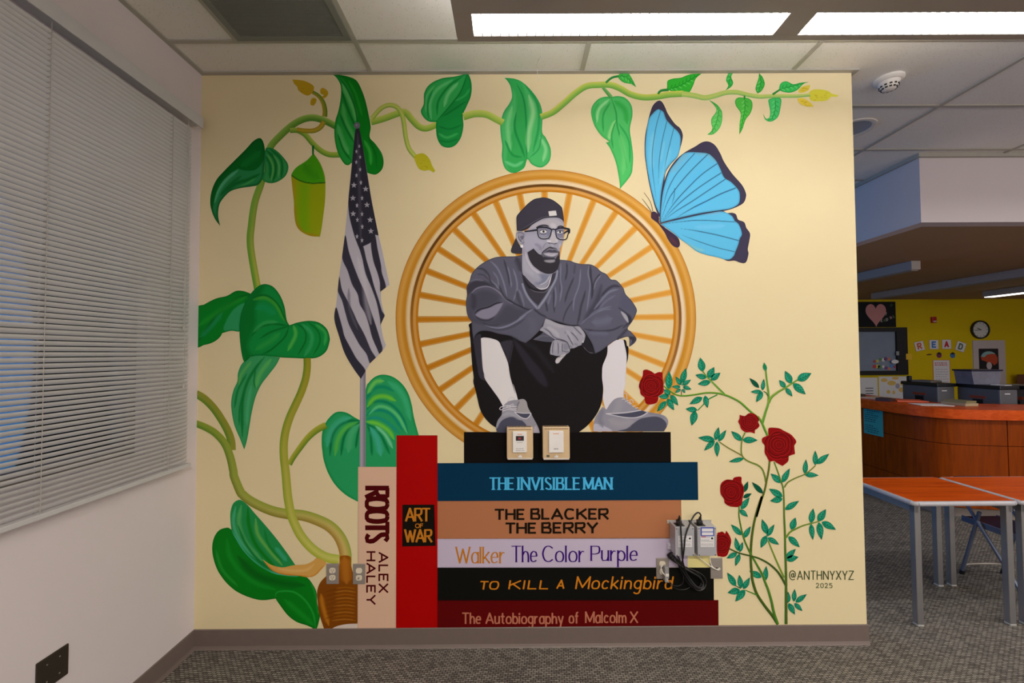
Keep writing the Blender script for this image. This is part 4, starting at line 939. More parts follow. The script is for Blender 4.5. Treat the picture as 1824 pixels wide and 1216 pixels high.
leaf('A 650,735 690,725 740,745 800,800 850,870 852,930 820,990 750,1035 690,1045 640,1030 620,1000 640,930 640,820', (44, 128, 66), [
 ('S', 'A 655,745 730,830 740,940 715,1030', 8, (8, 90, 34)), ('S', 'A 690,735 780,820 800,900 790,1000', 7, (12, 94, 36)), ('S', 'A 650,800 690,880 690,1000', 8, (10, 96, 40)), ('S', 'A 670,790 718,900 700,1020', 5, (96, 160, 70), .7), ('S', 'A 720,790 770,880 765,990', 5, (86, 156, 80), .7), ('E', 4, (14, 96, 44), .6)], 4)
canvas('chrysalis', 'A 1078,783 1020,840 930,900 890,950 882,985 B 890,-140 905,0 908,100 925,204 970,264 1050,304 1138,312* 1150,264 1165,164 1185,0 A 1190,1100 1187,1000 1170,930 1140,860 1100,800', (150, 164, 14), [
 ('S', 'A 1000,1080 990,1300 1000,1480', 34, (120, 172, 10), .9, .9, 'n'), ('S', 'B 905,0 920,180 1000,280 1130,305', 10, (176, 140, 20), .8), ('S', 'A 900,1000 905,1216', 8, (180, 146, 24), .8),
 ('F', 'A 1078,783 1020,840 930,900 890,950 884,975* 960,1020 1060,1045 1187,1038* 1170,930 1140,860 1100,800', (70, 156, 16), 1, 1), ('S', 'A 1000,880 1050,950 1130,1000', 22, (50, 138, 14), .6), ('S', 'A 884,975 960,1022 1060,1046 1187,1040', 2.6, (30, 90, 16), 1, .5, 'n'), ('S', 'A 1110,800 1160,900 1185,1000', 5, (130, 160, 30), .8)], 3, mu, 2.2, 'painted green and yellow chrysalis hanging from the vine')
leaf('A 1255,65* 1310,68 1400,85 1470,120 1515,200 1550,300 1580,430 1598,540 1590,630 1640,690 1695,770 1715,850 1700,920 1650,965 1600,962 1550,940 1490,890 1430,862 1400,882 1360,870 1310,790 1280,690 1270,580 1280,480 1310,380 1330,250 1325,160 1290,95', (30, 134, 50), [
 ('F', 'A 1262,65 1400,85 1470,120 1515,200 1550,300 1580,430 1598,540 1590,630 1640,690 1715,850 1700,920 1650,965 1560,945 1520,760 1490,560 1470,400 1420,220 1340,100', (10, 112, 24), 1, 3),
 ('S', 'A 1340,150 1400,280 1450,400 1460,480', 12, (96, 172, 96), .8), ('S', 'A 1345,330 1370,480 1430,600 1470,700', 12, (76, 160, 80), .8), ('S', 'A 1300,520 1340,660 1400,780', 14, (80, 160, 88), .8), ('S', 'A 1335,210 1400,400 1470,560', 6, (8, 96, 30)), ('S', 'A 1320,420 1380,560 1450,680', 6, (10, 98, 32)), ('S', 'A 1300,600 1350,740 1420,840', 5, (10, 98, 32)),
 ('S', 'A 1400,120 1470,260 1520,440', 7, (40, 150, 40), .6), ('S', 'A 1540,660 1590,760 1600,880', 10, (60, 160, 60), .7), ('S', 'A 1580,640 1640,780 1650,900', 6, (6, 92, 24), .8), ('S', 'A 1310,80 1400,220 1460,380 1485,560', 4, (6, 90, 24)), ('E', 4, (6, 92, 26), .6)], 3)
leaf('z 1510,518* 1535,590 1532,680 1500,760 1475,820 1478,900 1460,980 1420,1035 1370,1052 1320,1035 1290,980 1282,900 1285,870* 1230,865 1190,830 1175,790 1195,740 1200,660 1240,600 1320,560 1420,545 1480,530', (42, 148, 72), [
 ('F', 'z 1510,518 1535,590 1532,680 1500,760 1475,820 1478,900 1460,980 1420,1035 1370,1052 1320,1035 1290,980 1282,900 1285,868 1380,760 1460,650', (20, 130, 56), 1, 2.5),
 ('S', 'z 1285,865 1380,758 1460,650 1508,522', 3.5, (4, 100, 36)), ('S', 'z 1250,850 1240,740 1290,640 1400,570', 9, (90, 178, 110), .8), ('S', 'z 1290,820 1300,720 1370,620 1470,545', 6, (10, 112, 44)), ('S', 'z 1340,760 1370,670 1440,590', 10, (110, 186, 120), .8), ('S', 'z 1210,800 1215,690 1270,610', 6, (90, 176, 100), .7), ('S', 'z 1230,850 1225,740 1260,640', 4, (12, 116, 48)),
 ('S', 'z 1300,950 1360,980 1440,950', 7, (60, 160, 84), .8), ('S', 'z 1300,900 1380,920 1465,890', 5, (8, 108, 44)), ('S', 'z 1300,1000 1370,1010 1440,990', 5, (8, 108, 44)), ('S', 'z 1330,830 1410,780 1500,720', 5, (8, 106, 42)), ('S', 'z 1420,720 1490,680 1525,630', 6, (50, 156, 80), .8), ('E', 4, (6, 106, 44), .6)], 3)
leaf('y -54,555* 20,562 80,590 150,660 200,740 217,820 215,940 240,980 275,1060 270,1140 230,1185 190,1192 140,1170 110,1135 90,1190 60,1216 20,1232 -20,1225 -55,1190 -72,1120 -70,1040 -80,960 -82,880 -60,800 -20,740 0,690 -10,620 -30,580', (66, 166, 92), [
 ('F', 'y -54,555 20,562 80,620 110,800 105,1000 108,1135 90,1190 60,1216 0,1232 -40,1150 -20,1000 20,900 30,780 20,660', (44, 150, 74), .9, 5), ('S', 'y 30,590 80,700 100,850 105,1130', 4, (16, 120, 60)), ('S', 'y 120,680 150,800 120,950 115,1080', 14, (130, 190, 130), .9), ('S', 'y 90,600 180,740 190,900 150,1080', 7, (26, 134, 66), .8), ('S', 'y 200,980 240,1060 220,1150', 10, (130, 192, 134), .8), ('S', 'y 210,960 190,1060 130,1120', 4, (34, 138, 74)),
 ('S', 'y 0,760 -30,900 -10,1080', 12, (110, 184, 120), .8), ('S', 'y 30,800 20,920 70,1060 90,1120', 6, (20, 124, 60)), ('S', 'y -50,1000 0,1100 70,1120', 6, (24, 130, 62)), ('S', 'y -50,1150 20,1180 80,1150', 9, (100, 184, 124), .8), ('E', 4, (26, 132, 70), .6)], 3)
leaf('y 710,690* 760,685 810,700 850,750 858,820 840,920 850,1000 862,1100 860,1180 845,1250 768,1348* 765,1290 740,1160 700,1060 668,1015* 690,1008 640,970 590,900 565,820 570,760 610,710 660,690', (70, 168, 90), [
 ('S', 'y 706,695 740,800 750,900 790,1050 820,1200', 4, (30, 132, 62)), ('S', 'y 690,710 620,780 600,880', 8, (140, 196, 140), .8), ('S', 'y 700,730 650,820 650,940', 5, (34, 138, 66)), ('S', 'y 730,720 800,780 820,880', 14, (44, 152, 66), .9), ('S', 'y 735,860 700,940 690,1000', 10, (130, 190, 120), .9), ('S', 'y 740,860 710,960 720,1060', 4, (30, 134, 64)), ('S', 'y 770,960 800,1100 790,1240', 14, (90, 176, 100), .8), ('S', 'y 760,880 830,1000 840,1160', 5, (36, 140, 70)), ('S', 'y 620,730 585,800 600,880', 6, (50, 154, 76), .8), ('E', 4, (30, 134, 64), .6)], 3)
SML = [('S', None, 0, 0)]
def small(out, mid, base=(56, 158, 62), dark=(24, 120, 44)):
    m_ = opened(mid); n_ = len(m_); ops = [('S', m_, 2.4, dark, .9)]
    for k in range(2, n_-2, 3):
        t = m_[min(k+1, n_-1)]-m_[k-1]; t = t/np.linalg.norm(t); nn_ = np.array([-t[1], t[0]])
        for s in (-1, 1): ops.append(('S', np.array([m_[k], m_[k]+t*4+nn_*s*6]), 2.2, (120, 196, 110) if s > 0 else dark, .7))
    leaf(out, base, ops+[('E', 2.2, dark, .6)], 3, step=1.6)
small('y 755,540 790,517 830,525 860,570 885,622* 850,600 800,590 770,570', 'y 760,545 810,550 880,615')
small('y 1105,610 1110,575 1150,560 1200,555 1270,530 1350,525* 1310,560 1290,610 1260,660 1210,668 1160,655 1110,640', 'y 1115,635 1200,610 1340,528', (44, 156, 44), (16, 116, 30))
small('y 1585,507* 1545,520 1525,570 1540,610 1520,645* 1560,620 1575,590 1562,545', 'y 1575,515 1550,570 1525,640', (50, 158, 66))
small('y 1760,522* 1755,560 1735,630 1750,668* 1780,645 1800,600 1785,550', 'y 1762,530 1772,590 1752,660')
small('X 1080,60* 1150,95 1210,140 1260,220 1265,320 1240,420 1190,490 1130,530 1060,530* 1110,490 1130,440 1115,380 1120,310 1170,240 1185,190 1150,130', 'X 1110,80 1210,180 1190,340 1130,480 1070,530', (84, 172, 84), (40, 134, 56))
small('X 1560,30* 1480,30 1440,70 1450,140 1500,210 1515,270 1500,380 1495,530* 1540,450 1580,330 1640,250 1672,160 1665,80 1620,40', 'X 1560,40 1570,180 1500,510', (70, 166, 62), (30, 126, 40))
small('x 80,638 90,595 130,580 180,600 230,590 290,585* 250,600 210,640 160,660 110,655', 'x 85,636 150,620 280,588', (50, 166, 80))
small('x -35,810* -15,845 10,835 15,790 5,740 5,710 50,697 92,705 88,770 72,830 35,862 0,865 -25,845', 'x 50,700 50,780 20,850 -20,835', (60, 172, 96))
leaf('B 20,975 100,920 200,870 300,845 380,802 450,802 515,825* 480,880 470,920 440,1000 420,1100 415,1165 340,1160 260,1180* 235,1220 180,1262 100,1287 20,1286', (6, 116, 34), [
 ('F', 'B 470,918 380,950 310,1040 270,1150 340,1160 415,1165 420,1100', (40, 136, 84), 1, 2), ('S', 'B 500,830 380,880 220,1000 120,1150 40,1250', 9, (4, 92, 30)), ('S', 'B 480,850 300,940 120,1060 40,1120', 14, (30, 136, 40), .7), ('S', 'B 260,1000 160,1120 60,1220', 12, (30, 130, 84), .7), ('E', 3, (4, 88, 28), .6)], 2)
leaf('C 455,220* 500,190 560,165 640,165 780,187* 740,260 670,350 610,430 560,540 525,680 500,830 480,940 457,1015* 420,920 370,800 345,680 340,580 360,480 395,400 400,330 425,260', (50, 138, 84), [
 ('S', 'C 640,180 560,280 480,420 440,600 440,900', 8, (10, 104, 44)), ('S', 'C 700,200 600,330 560,460', 12, (84, 164, 84), .8), ('S', 'C 560,290 545,400 560,470', 4, (14, 108, 46)), ('S', 'C 480,330 400,480 370,640', 6, (14, 110, 50)), ('S', 'C 470,450 420,620 410,800', 5, (14, 108, 50)), ('S', 'C 520,440 490,620 480,800', 9, (70, 160, 110), .7), ('S', 'C 520,220 430,340 410,430', 8, (90, 160, 76), .7), ('E', 3, (24, 116, 66), .5)], 3)
leaf('B 660,740 720,765 780,840 820,940 840,1060 865,1110* 940,1085 1040,1070 1130,1085 1200,1140 1228,1216 1225,1266 1195,1346 1120,1400 1020,1410 900,1405 780,1400 660,1385 560,1385 510,1400 460,1440 435,1370 418,1240 415,1120 430,1000 470,900 520,820 580,760 620,742', (14, 124, 54), [
 ('F', 'B 640,742 520,820 430,1000 415,1240 460,1430 520,1390 490,1300 520,1200 560,1100 560,960 600,840', (4, 98, 34), .8, 10), ('S', 'B 540,880 640,860 740,920 830,1080', 12, (70, 150, 44), .7), ('S', 'B 540,860 650,840 760,920 840,1090', 5, (4, 92, 34)), ('S', 'B 520,1210 600,1130 720,1100 860,1115', 5, (4, 92, 32)), ('S', 'B 540,1170 640,1090 760,1080', 10, (60, 148, 80), .6), ('S', 'B 600,1230 700,1170 860,1118', 5, (4, 94, 34)), ('S', 'B 860,1120 820,1220 700,1330 620,1370', 5, (4, 92, 32)), ('S', 'B 780,1180 680,1260 560,1330', 16, (40, 140, 60), .7),
 ('S', 'B 900,1110 920,1200 850,1340', 10, (90, 172, 70), .7), ('S', 'B 920,1090 1000,1150 1010,1250 940,1380', 5, (6, 96, 34)), ('S', 'B 980,1100 1060,1180 1060,1280 1000,1390', 12, (50, 146, 90), .7), ('S', 'B 1030,1080 1120,1160 1140,1260 1080,1380', 5, (6, 98, 34)), ('S', 'B 1100,1100 1190,1180 1180,1290', 9, (60, 156, 70), .7), ('S', 'B 560,960 640,950 740,1010', 20, (20, 132, 80), .6), ('E', 4, (4, 92, 34), .7)], 4)
leaf('E 615,820* 540,780 450,725 360,705 280,720 200,790 140,880 105,1000 100,1140 p 574,800 577,820 585,843 598,864 616,881 637,893* 660,893 720,880 745,830 745.8,774* E 1370,870 1340,740 1320,620 1280,480 1220,370 1140,285 1040,225 920,205 820,235 740,310 700,390', (34, 140, 84), [
 ('S', 'E 620,830 480,830 330,900 240,1050 210,1300', 7, (4, 98, 54)), ('S', 'E 620,850 490,920 400,1060 360,1300', 7, (4, 100, 54)), ('S', 'E 615,900 590,1000 560,1200', 6, (4, 98, 50)), ('S', 'E 500,780 340,840 220,980 170,1180', 16, (60, 160, 130), .7), ('S', 'E 580,850 420,930 320,1080 280,1300', 12, (90, 172, 60), .7), ('S', 'E 600,880 500,1000 460,1250', 18, (70, 160, 110), .7),
 ('S', 'E 710,800 860,790 1000,860 1150,1000', 7, (20, 130, 120)), ('S', 'E 705,760 780,700 920,690 1060,760 1200,960', 8, (10, 122, 104)), ('S', 'E 705,680 800,580 940,570 1080,640 1200,800 1270,1010', 7, (6, 112, 84)), ('S', 'E 700,540 800,400 940,370 1080,430', 9, (10, 122, 90)), ('S', 'E 720,640 820,520 960,500 1100,560', 12, (110, 184, 44), .8), ('S', 'E 720,460 820,310 940,290', 12, (120, 190, 80), .7), ('S', 'E 740,740 860,640 1000,660 1140,780 1260,1000', 9, (100, 190, 120), .7), ('S', 'E 1000,300 1150,420 1240,580 1300,820', 16, (60, 166, 120), .6), ('S', 'E 710,840 860,870 1000,960 1080,1080', 12, (110, 186, 50), .8),
 ('S', 'E 700,870 820,940 920,1060 1020,1280', 8, (4, 106, 60)), ('S', 'E 715,900 760,1000 780,1300', 7, (4, 104, 56)), ('S', 'E 760,920 850,1080 900,1300', 18, (60, 160, 140), .8), ('S', 'E 830,900 960,1020 1060,1200', 9, (130, 200, 160), .7), ('E', 5, (10, 122, 58), .7)], 3)
leaf('D 330,310 290,302 230,325 185,390 168,480 180,580 220,690 290,790 380,870 480,920 580,950 650,953 740,940* 780,1000 850,1090 930,1150 1030,1185 1108,1225* 1130,1150 1140,1080 1115,980 1110,890 1080,820 1030,755 960,720 700,650 500,500 400,380', (6, 110, 22), [
 ('S', 'D 300,400 330,560 430,700 560,800 740,860', 14, (14, 126, 34), .8), ('S', 'D 740,930 760,880 900,880 1010,960 1080,1080 1100,1200', 5, (30, 140, 50), .9), ('S', 'D 820,950 950,1060 1080,1180', 14, (20, 132, 34), .7), ('S', 'D 200,500 260,680 400,830', 8, (40, 140, 50), .6), ('S', 'D 400,560 560,720 800,800 1000,820', 22, (4, 84, 18), .8), ('S', 'D 1050,780 1100,900 1125,1080', 6, (34, 142, 50), .8), ('E', 3, (4, 86, 20), .6)], 3)
leaf('D 410,50 450,65 500,110 560,180 640,270 740,390 830,510 920,640* 950,738 800,732 690,700 560,620 450,510 380,400 345,330 332,230 335,150 360,80', (30, 126, 66), [
 ('S', 'D 490,120 500,280 560,450 680,600 760,680', 10, (8, 110, 20)), ('S', 'D 560,220 580,360 680,500 800,640', 10, (100, 160, 70), .8), ('S', 'D 640,320 680,460 800,600', 7, (14, 112, 40)), ('S', 'D 380,110 360,260 420,420 560,580', 9, (70, 158, 120), .8), ('S', 'D 430,100 410,260 470,430 620,600', 12, (84, 158, 90), .7), ('S', 'D 400,280 480,460 640,640 900,730', 7, (10, 106, 44)), ('S', 'D 345,330 450,510 560,620 690,700 940,738', 6, (60, 156, 130), .9), ('S', 'D 740,480 840,600', 12, (50, 150, 120), .7)], 4)
BUD, BUDD = (206, 190, 40), (176, 150, 24)
def bud(out, layer=3, base=BUD):
    P_ = closed(out, 1.5); c_ = P_.mean(0); ops = []
    r_ = random.Random(int(c_[0]))
    for k in range(9):
        q_ = c_+(P_[r_.randrange(len(P_))]-c_)*r_.uniform(.2, .75); ops.append(('S', np.array([q_+(-2.4, 0), q_+(0, 1.8), q_+(2.4, 0)]), 1.6, BUDD, .55))
    canvas('flower_bud', P_, base, ops, layer, vine, 1.5)
bud('A 890,110* 960,115 1020,130 1080,165 1085,200 1060,240 1025,255 980,235 945,205 935,175 910,150', base=(196, 160, 30))
bud('A 1145,200 1165,185 1200,205 1215,235 1195,270 1165,285* 1160,265 1175,250 1145,235', base=(196, 160, 30)); bud('A 1060,290 1085,275 1110,290 1100,325 1080,345 1055,335', base=(196, 160, 30))
bud('p 738,280 746,274 756,274 765,283 770,295 775.5,304* 772,307 765,303 755,304 745,299', base=(190, 184, 36))
bud('x 290,665 320,640 380,638 430,650 455,668 500,678* 490,690 450,690 420,715 360,722 305,715', base=(208, 202, 62)); bud('x 215,655 240,620 300,605* 290,640 250,660', base=(214, 196, 70)); bud('x 210,705 250,700 300,730 325,760* 280,760 230,740', base=(220, 196, 66))
# trunk and root
canvas('root_trunk', 'D 1322,560 1316,640 1200,735 1140,800 1115,880 1120,970 1135,1080 1180,1222* 1232,1222* 1290,1190 1380,1170 1482,1165* 1482,820 1450,750 1422,640 1412,560', (150, 86, 12), [
 ('G', (612, 1000), (606, 1050), (124, 66, 8), .9), ('S', 'D 1150,900 1170,1020 1220,1180', 12, (196, 126, 28), .8), ('S', 'D 1360,570 1370,650 1380,800', 26, (196, 124, 40), .6)] +
 [('S', 'D %d,%d %d,%d %d,%d' % (1280-k*3, 850+k*32, 1370, 838+k*32, 1460, 850+k*32), 3, (190, 130, 40) if k % 2 else (172, 104, 18), .7) for k in range(10)] + [('S', 'D %d,%d %d,%d' % (1190, 880+k*40, 1300, 850+k*40), 4, (104, 54, 6), .5) for k in range(7)], 5, mu, 2.2, 'painted brown trunk of the vine')
canvas('root_branch', 'D 622,585* 700,635 800,658 900,640 1010,630 1070,605 1110,570* 1180,600 1200,625* 1150,680 1100,730 1040,748 950,735 850,730 760,710 690,670', (214, 164, 84), [
 ('S', 'D 1040,740 900,730 740,700 640,610', 4, (196, 120, 30), .9), ('S', 'D 1180,640 1100,725 1040,745', 4, (200, 128, 40), .8), ('S', 'D 760,670 900,690 1020,680 1090,630', 8, (226, 184, 112), .8)], 5, mu, 2.2)
canvas('pale_ground', 'D 1228,1222* 1290,1190 1380,1170 1482,1165* 1482,1226*', (214, 200, 190), [], 4, mu)

# -- flag
fl = canvas('flag', 'A 1462,560 1496,560 1545,820 1575,1000 1610,1216 B 1665,277 1700,430 1768,745* 1690,805* 1695,900 1725,1025* 1690,1100* 1710,1216 C 1737,75* 1700,130 1590,240* 1550,310* 1510,378* 1440,280 1365,150 1315,0 B 1270,1050 1290,900 1310,700 1345,450 1370,250 1395,0 A 1400,1150 1425,900 1445,700', (184, 180, 192), [
 ('F', 'B 1368,300 1400,440 1440,560 1490,690 1540,800 1580,920 1620,1040 1660,1160 1690,1260 1705,1325 1680,1370 1650,1310 1610,1216 1580,1100 1545,1000 1500,920 1480,830 1430,740 1390,620 1340,490', (56, 54, 68), 1, 1),
 ('F', 'B 1314,670 1340,790 1390,890 1440,990 1480,1080 1540,1190 1600,1330 1650,1420 1596,1460 1560,1370 1500,1290 1450,1200 1400,1100 1370,1000 1340,890 1296,780', (60, 58, 72), 1, 1),
 ('F', 'B 1286,950 1320,1050 1345,1140 1365,1216 1420,1320 1470,1410 1552,1522 1510,1600 1440,1500 1360,1380 1300,1220 1262,1050', (52, 50, 64), 1, 1),
 ('F', 'B 1500,420 1525,520 1550,640 1600,760 1650,900 1680,1040 1690,1110 1725,1028 1700,980 1670,880 1630,760 1600,650 1560,520 1530,400', (54, 52, 66), 1, 1),
 ('F', 'B 1600,360 1620,520 1660,640 1680,720 1688,812 1735,765 1700,640 1690,560 1660,420 1635,290', (52, 50, 62), 1, 1),
 ('S', 'B 1480,500 1540,720 1560,900 1600,1100', 16, (206, 202, 212), .5), ('S', 'B 1400,780 1410,960 1480,1150', 8, (100, 98, 112), .6),
 ('F', 'A 1450,540 1500,540 1545,820 1610,1216 B 1668,278 1635,296 1600,362 1530,400 1500,432* 1460,330 1430,230 1405,120 1395,0 A 1400,1150 1425,900', (48, 46, 58), 1, 1), ('S', 'A 1480,600 1490,900 1500,1216 B 1505,200 1510,380', 9, (78, 76, 90), .7)], 5, mu, 1.7, 'painted black and white flag with stars and stripes')
def star(c_, r_, half=False):
    k_, x_, y_ = c_; R = REG[k_]; cx_, cy_ = R[0]+x_/R[2], R[1]+y_/R[2]
    P_ = np.array([(cx_+(r_ if i % 2 == 0 else r_*.42)*math.sin(i*PI/5)*(.62 if half else 1), cy_-(r_ if i % 2 == 0 else r_*.42)*math.cos(i*PI/5)) for i in range(10)])
    return canvas('star', P_, (172, 170, 180), [], 6, fl)
for k_, x_, y_, r_ in (('A', 1495, 712, 4), ('A', 1470, 760, 4.2), ('A', 1503, 810, 4.3), ('A', 1468, 856, 4.4), ('A', 1503, 922, 4.6), ('A', 1470, 975, 4.8), ('A', 1510, 1040, 5), ('A', 1520, 1180, 5), ('B', 1475, 30, 5), ('B', 1520, 108, 5), ('B', 1478, 160, 5), ('B', 1522, 222, 5.2), ('B', 1475, 310, 5), ('B', 1520, 345, 5)): star((k_, x_, y_), r_, True)
for k_, x_, y_ in (('A', 1447, 1063), ('A', 1553, 1098), ('A', 1438, 1180), ('B', 1565, 25), ('B', 1440, 105), ('B', 1593, 160), ('B', 1600, 262)): star((k_, x_, y_), 5.6)
pole_ = canvas('flagpole', 'p 641.6,655* 651.6,655* 651.2,832* 640.6,832*', (152, 148, 162), [('S', 'p 649.6,655 649.2,832', 4, (118, 114, 130), .8, 1, 'n'), ('S', 'p 644.5,655 644,832', 4, (184, 180, 194), .8, 1, 'n')], 4, mu, 2, 'painted grey flagpole')
canvas('finial', np.array([(636+5.4*math.cos(t), 223.5+5.8*math.sin(t)) for t in np.linspace(0, 2*PI, 25)[:-1]]), (108, 106, 118), [('S', np.array([(634, 222.), (637, 224)]), 5, (150, 148, 160), .8)], 6, pole_, 1.5)

# -- wheel
WC = np.array((972.3, 566.5)); WR = np.array((1.004, .992))
def arc_pts(r, n=140, a0=-1, a1=-1): return np.array([WC+WR*r*np.array((math.cos(t), math.sin(t))) for t in np.linspace(0, 2*PI, n+1)])
ring_r = [(266.5, (176, 112, 28)), (264.5, (200, 142, 56)), (259, (212, 160, 76)), (254, (198, 138, 40)), (250, (196, 134, 36)), (247.5, (214, 180, 120)), (244.5, (226, 204, 164)), (241.5, (222, 196, 150)), (240, None), (236.5, None), (235, (204, 150, 72)), (231.5, (206, 152, 78)), (230, (192, 124, 26)), (226.6, (190, 120, 20))]
N_ = 160; co, fs, cl = [], [], []
for i in range(N_):
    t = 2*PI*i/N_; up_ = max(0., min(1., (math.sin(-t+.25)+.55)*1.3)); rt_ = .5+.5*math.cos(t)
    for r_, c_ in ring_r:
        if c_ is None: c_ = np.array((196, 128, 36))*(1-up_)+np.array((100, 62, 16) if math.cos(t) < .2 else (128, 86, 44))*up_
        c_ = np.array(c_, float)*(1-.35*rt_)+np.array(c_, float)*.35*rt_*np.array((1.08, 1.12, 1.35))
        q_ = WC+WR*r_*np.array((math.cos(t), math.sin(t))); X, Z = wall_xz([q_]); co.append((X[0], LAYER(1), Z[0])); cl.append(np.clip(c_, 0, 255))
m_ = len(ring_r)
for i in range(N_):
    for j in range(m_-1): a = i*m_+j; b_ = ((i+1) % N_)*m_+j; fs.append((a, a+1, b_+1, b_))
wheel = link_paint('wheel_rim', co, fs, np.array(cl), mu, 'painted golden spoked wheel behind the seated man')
for k in range(32):
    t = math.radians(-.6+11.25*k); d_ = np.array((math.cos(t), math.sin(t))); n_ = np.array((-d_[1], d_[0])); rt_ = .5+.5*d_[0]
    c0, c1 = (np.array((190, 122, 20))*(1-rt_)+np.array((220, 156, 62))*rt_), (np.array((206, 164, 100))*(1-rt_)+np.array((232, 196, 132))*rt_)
    co, cl = [], []
    for r_, hw in ((40, 4.2), (228, 6.2)):
        for s_, c_ in ((-1, c1), (-.45, c0), (.45, c0), (1, c1)):
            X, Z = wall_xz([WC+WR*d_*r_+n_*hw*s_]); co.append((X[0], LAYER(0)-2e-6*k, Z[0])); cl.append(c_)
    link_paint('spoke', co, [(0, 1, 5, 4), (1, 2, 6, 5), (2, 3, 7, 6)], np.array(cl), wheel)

# -- seated man
TR, TS = (28, 25, 28), (56, 54, 66)
man = canvas('seated_man', 'p 841,574 836.5,586.5 838.4,609.5 839.6,631 841.3,652 843.6,670.5 843.2,681 847,694.5 850,708 855,728 863,743 873.4,754.4 882.6,760.7 895,769.5* 1031,769.5* 1044.7,759 1056.6,746 1065.8,731.6 1071.7,715.8 1074.3,693.4 1072.4,673.7 1072.4,663.6 1073.5,651 1081,631.4 1083,612* f 1330,415 1500,390 1535,480 1557,505 1556,620 1540,720 1500,800 p 1100,640 1100,600 1050,560 900,560', TR, [
 ('F', 'e 200,400 250,320 310,300 325,370 335,600 350,850 392,1015 330,1000 290,950 260,800 235,640 212,480', TS, 1, 1.5), ('F', 'e 820,380 900,440 1100,680 1280,900 1350,1100 1250,1080 1060,860 940,660 860,520', (48, 46, 58), .8, 5), ('F', 'e 620,440 800,400 790,520 755,700 740,760 690,600', (58, 56, 68), .9, 3), ('S', 'e 950,420 1150,520 1300,700 1450,900', 16, (40, 38, 46), .7), ('S', 'e 820,440 760,760', 3, (84, 82, 94), .5)], 7, mu, 2.6, 'painted man in black and white sitting with crossed wrists')
SKM, SKD, SKL = (156, 155, 172), (98, 97, 114), (198, 195, 206)
SW, SWD, SWL = (92, 92, 110), (62, 60, 72), (130, 132, 154)
canvas('sock', 'e 318,368* 370,355 480,370 590,415 640,510 720,700 745,790 770,950 820,1130 850,1216 g 640,200 690,350 722,470* 600,480 560,520 490,560* 420,430 320,290 215,140 190,50 e 385,960 350,850 330,600', (226, 222, 226), [('E', 2, (200, 198, 206), .5)], 8, man, 3)
canvas('sock', 'f 1235,490* 1300,440 1370,395 1480,390* 1500,480 1525,600 1530,700 1520,900 1505,1050 1495,1216 h 870,200 840,370 832,470* 720,480 650,550 610,615* 585,560 560,450 570,330 550,180 553,40 f 1155,900 1160,790 1225,620', (224, 220, 228), [('S', 'f 1500,480 1530,700 1505,1050', 4, (204, 200, 212), .6)], 8, man, 3)
canvas('shoe', 'g 470,640* 490,550 560,480 640,455 730,450* 760,440 810,440 850,480 870,560 910,640 960,740 1010,830 1040,900 1057,962* 400,955* 378,900 385,830 410,760 460,690', (150, 149, 163), [
 ('F', 'g 730,455 760,440 810,440 850,480 870,560 915,650 780,655 700,640 690,560', (166, 163, 168), 1, 1.5), ('S', 'g 740,470 700,560 700,620', 4, (108, 106, 118), .9), ('F', 'g 400,960 412,860 460,780 540,730 620,712 700,725 780,770 840,830 870,900 868,960', (76, 78, 98), 1, 1.2), ('F', 'g 960,900 1000,850 1057,962 960,962', (186, 182, 200), 1, 3), ('S', 'g 470,700 560,660 650,680 760,760', 10, (168, 167, 182), .8)], 9, man, 1.8)
canvas('shoe', 'h 430,896* 432,820 450,730 500,640 555,562* 610,600* 660,520 720,460 790,438 860,450 920,510 1000,580 1100,615 1200,640 1320,660 1400,690 1440,740 1440,800 1410,860 1385,896*', (146, 145, 160), [
 ('F', 'h 790,896 880,860 960,800 1060,730 1160,705 1270,695 1350,715 1410,770 1420,820 1380,896', (76, 78, 96), 1, 1.2), ('F', 'h 430,896 440,800 490,795 570,820 685,896', (182, 180, 198), 1, 1.5), ('S', 'h 560,600 520,720 560,840', 14, (124, 124, 142), .7), ('S', 'h 800,460 760,600 700,640', 22, (160, 158, 170), .6), ('S', 'h 1170,645 1300,670 1400,720', 8, (128, 128, 146), .7), ('S', 'h 640,740 800,800 960,760', 22, (160, 157, 166), .7)], 9, man, 1.8)
LACE = (206, 204, 214)
lc = stems('shoe_laces', [(s_, w_, w_, [LACE, LACE]) for s_, w_ in (
 ('g 490,548 570,540 640,556 700,550', 1.5), ('g 480,585 560,570 640,590 700,580', 1.5), ('g 475,625 560,600 640,610 700,608', 1.5), ('g 550,530 600,560 660,530', 1.3), ('g 540,560 590,535 650,510', 1.3), ('g 560,478 585,425 630,408 660,425 665,450', 1.3), ('g 495,550 450,562 432,590 450,605 490,596', 1.6),
 ('h 845,440 835,400 850,375 880,395 885,440 880,465', 1.2), ('h 920,480 940,465 965,480 970,510', 1.2), ('h 815,465 850,455 860,470', 1.4), ('h 860,490 905,478', 1.4), ('h 890,510 940,500', 1.4), ('h 915,525 950,518', 1.4), ('h 960,560 1000,548', 1.4), ('h 1000,582 1040,574', 1.4),
 ('h 600,656 720,652 860,641 980,626 1075,610', 1.5), ('h 600,656 760,690 880,710 1000,710 1100,682 1168,640', 1.5), ('g 660,635 780,655 920,655', 1.4), ('g 660,635 720,690 780,730 850,742 890,712 922,656', 1.6))], 11, man)
for s_ in ('h 640,660* 760,662 900,650 1000,632 1085,616 1150,640* 1090,676 1000,704 880,702 760,684', 'g 685,645* 780,663 910,660* 885,708 848,732 785,720 720,680'): canvas('side_stripe', s_, (74, 76, 96), [], 10, man)
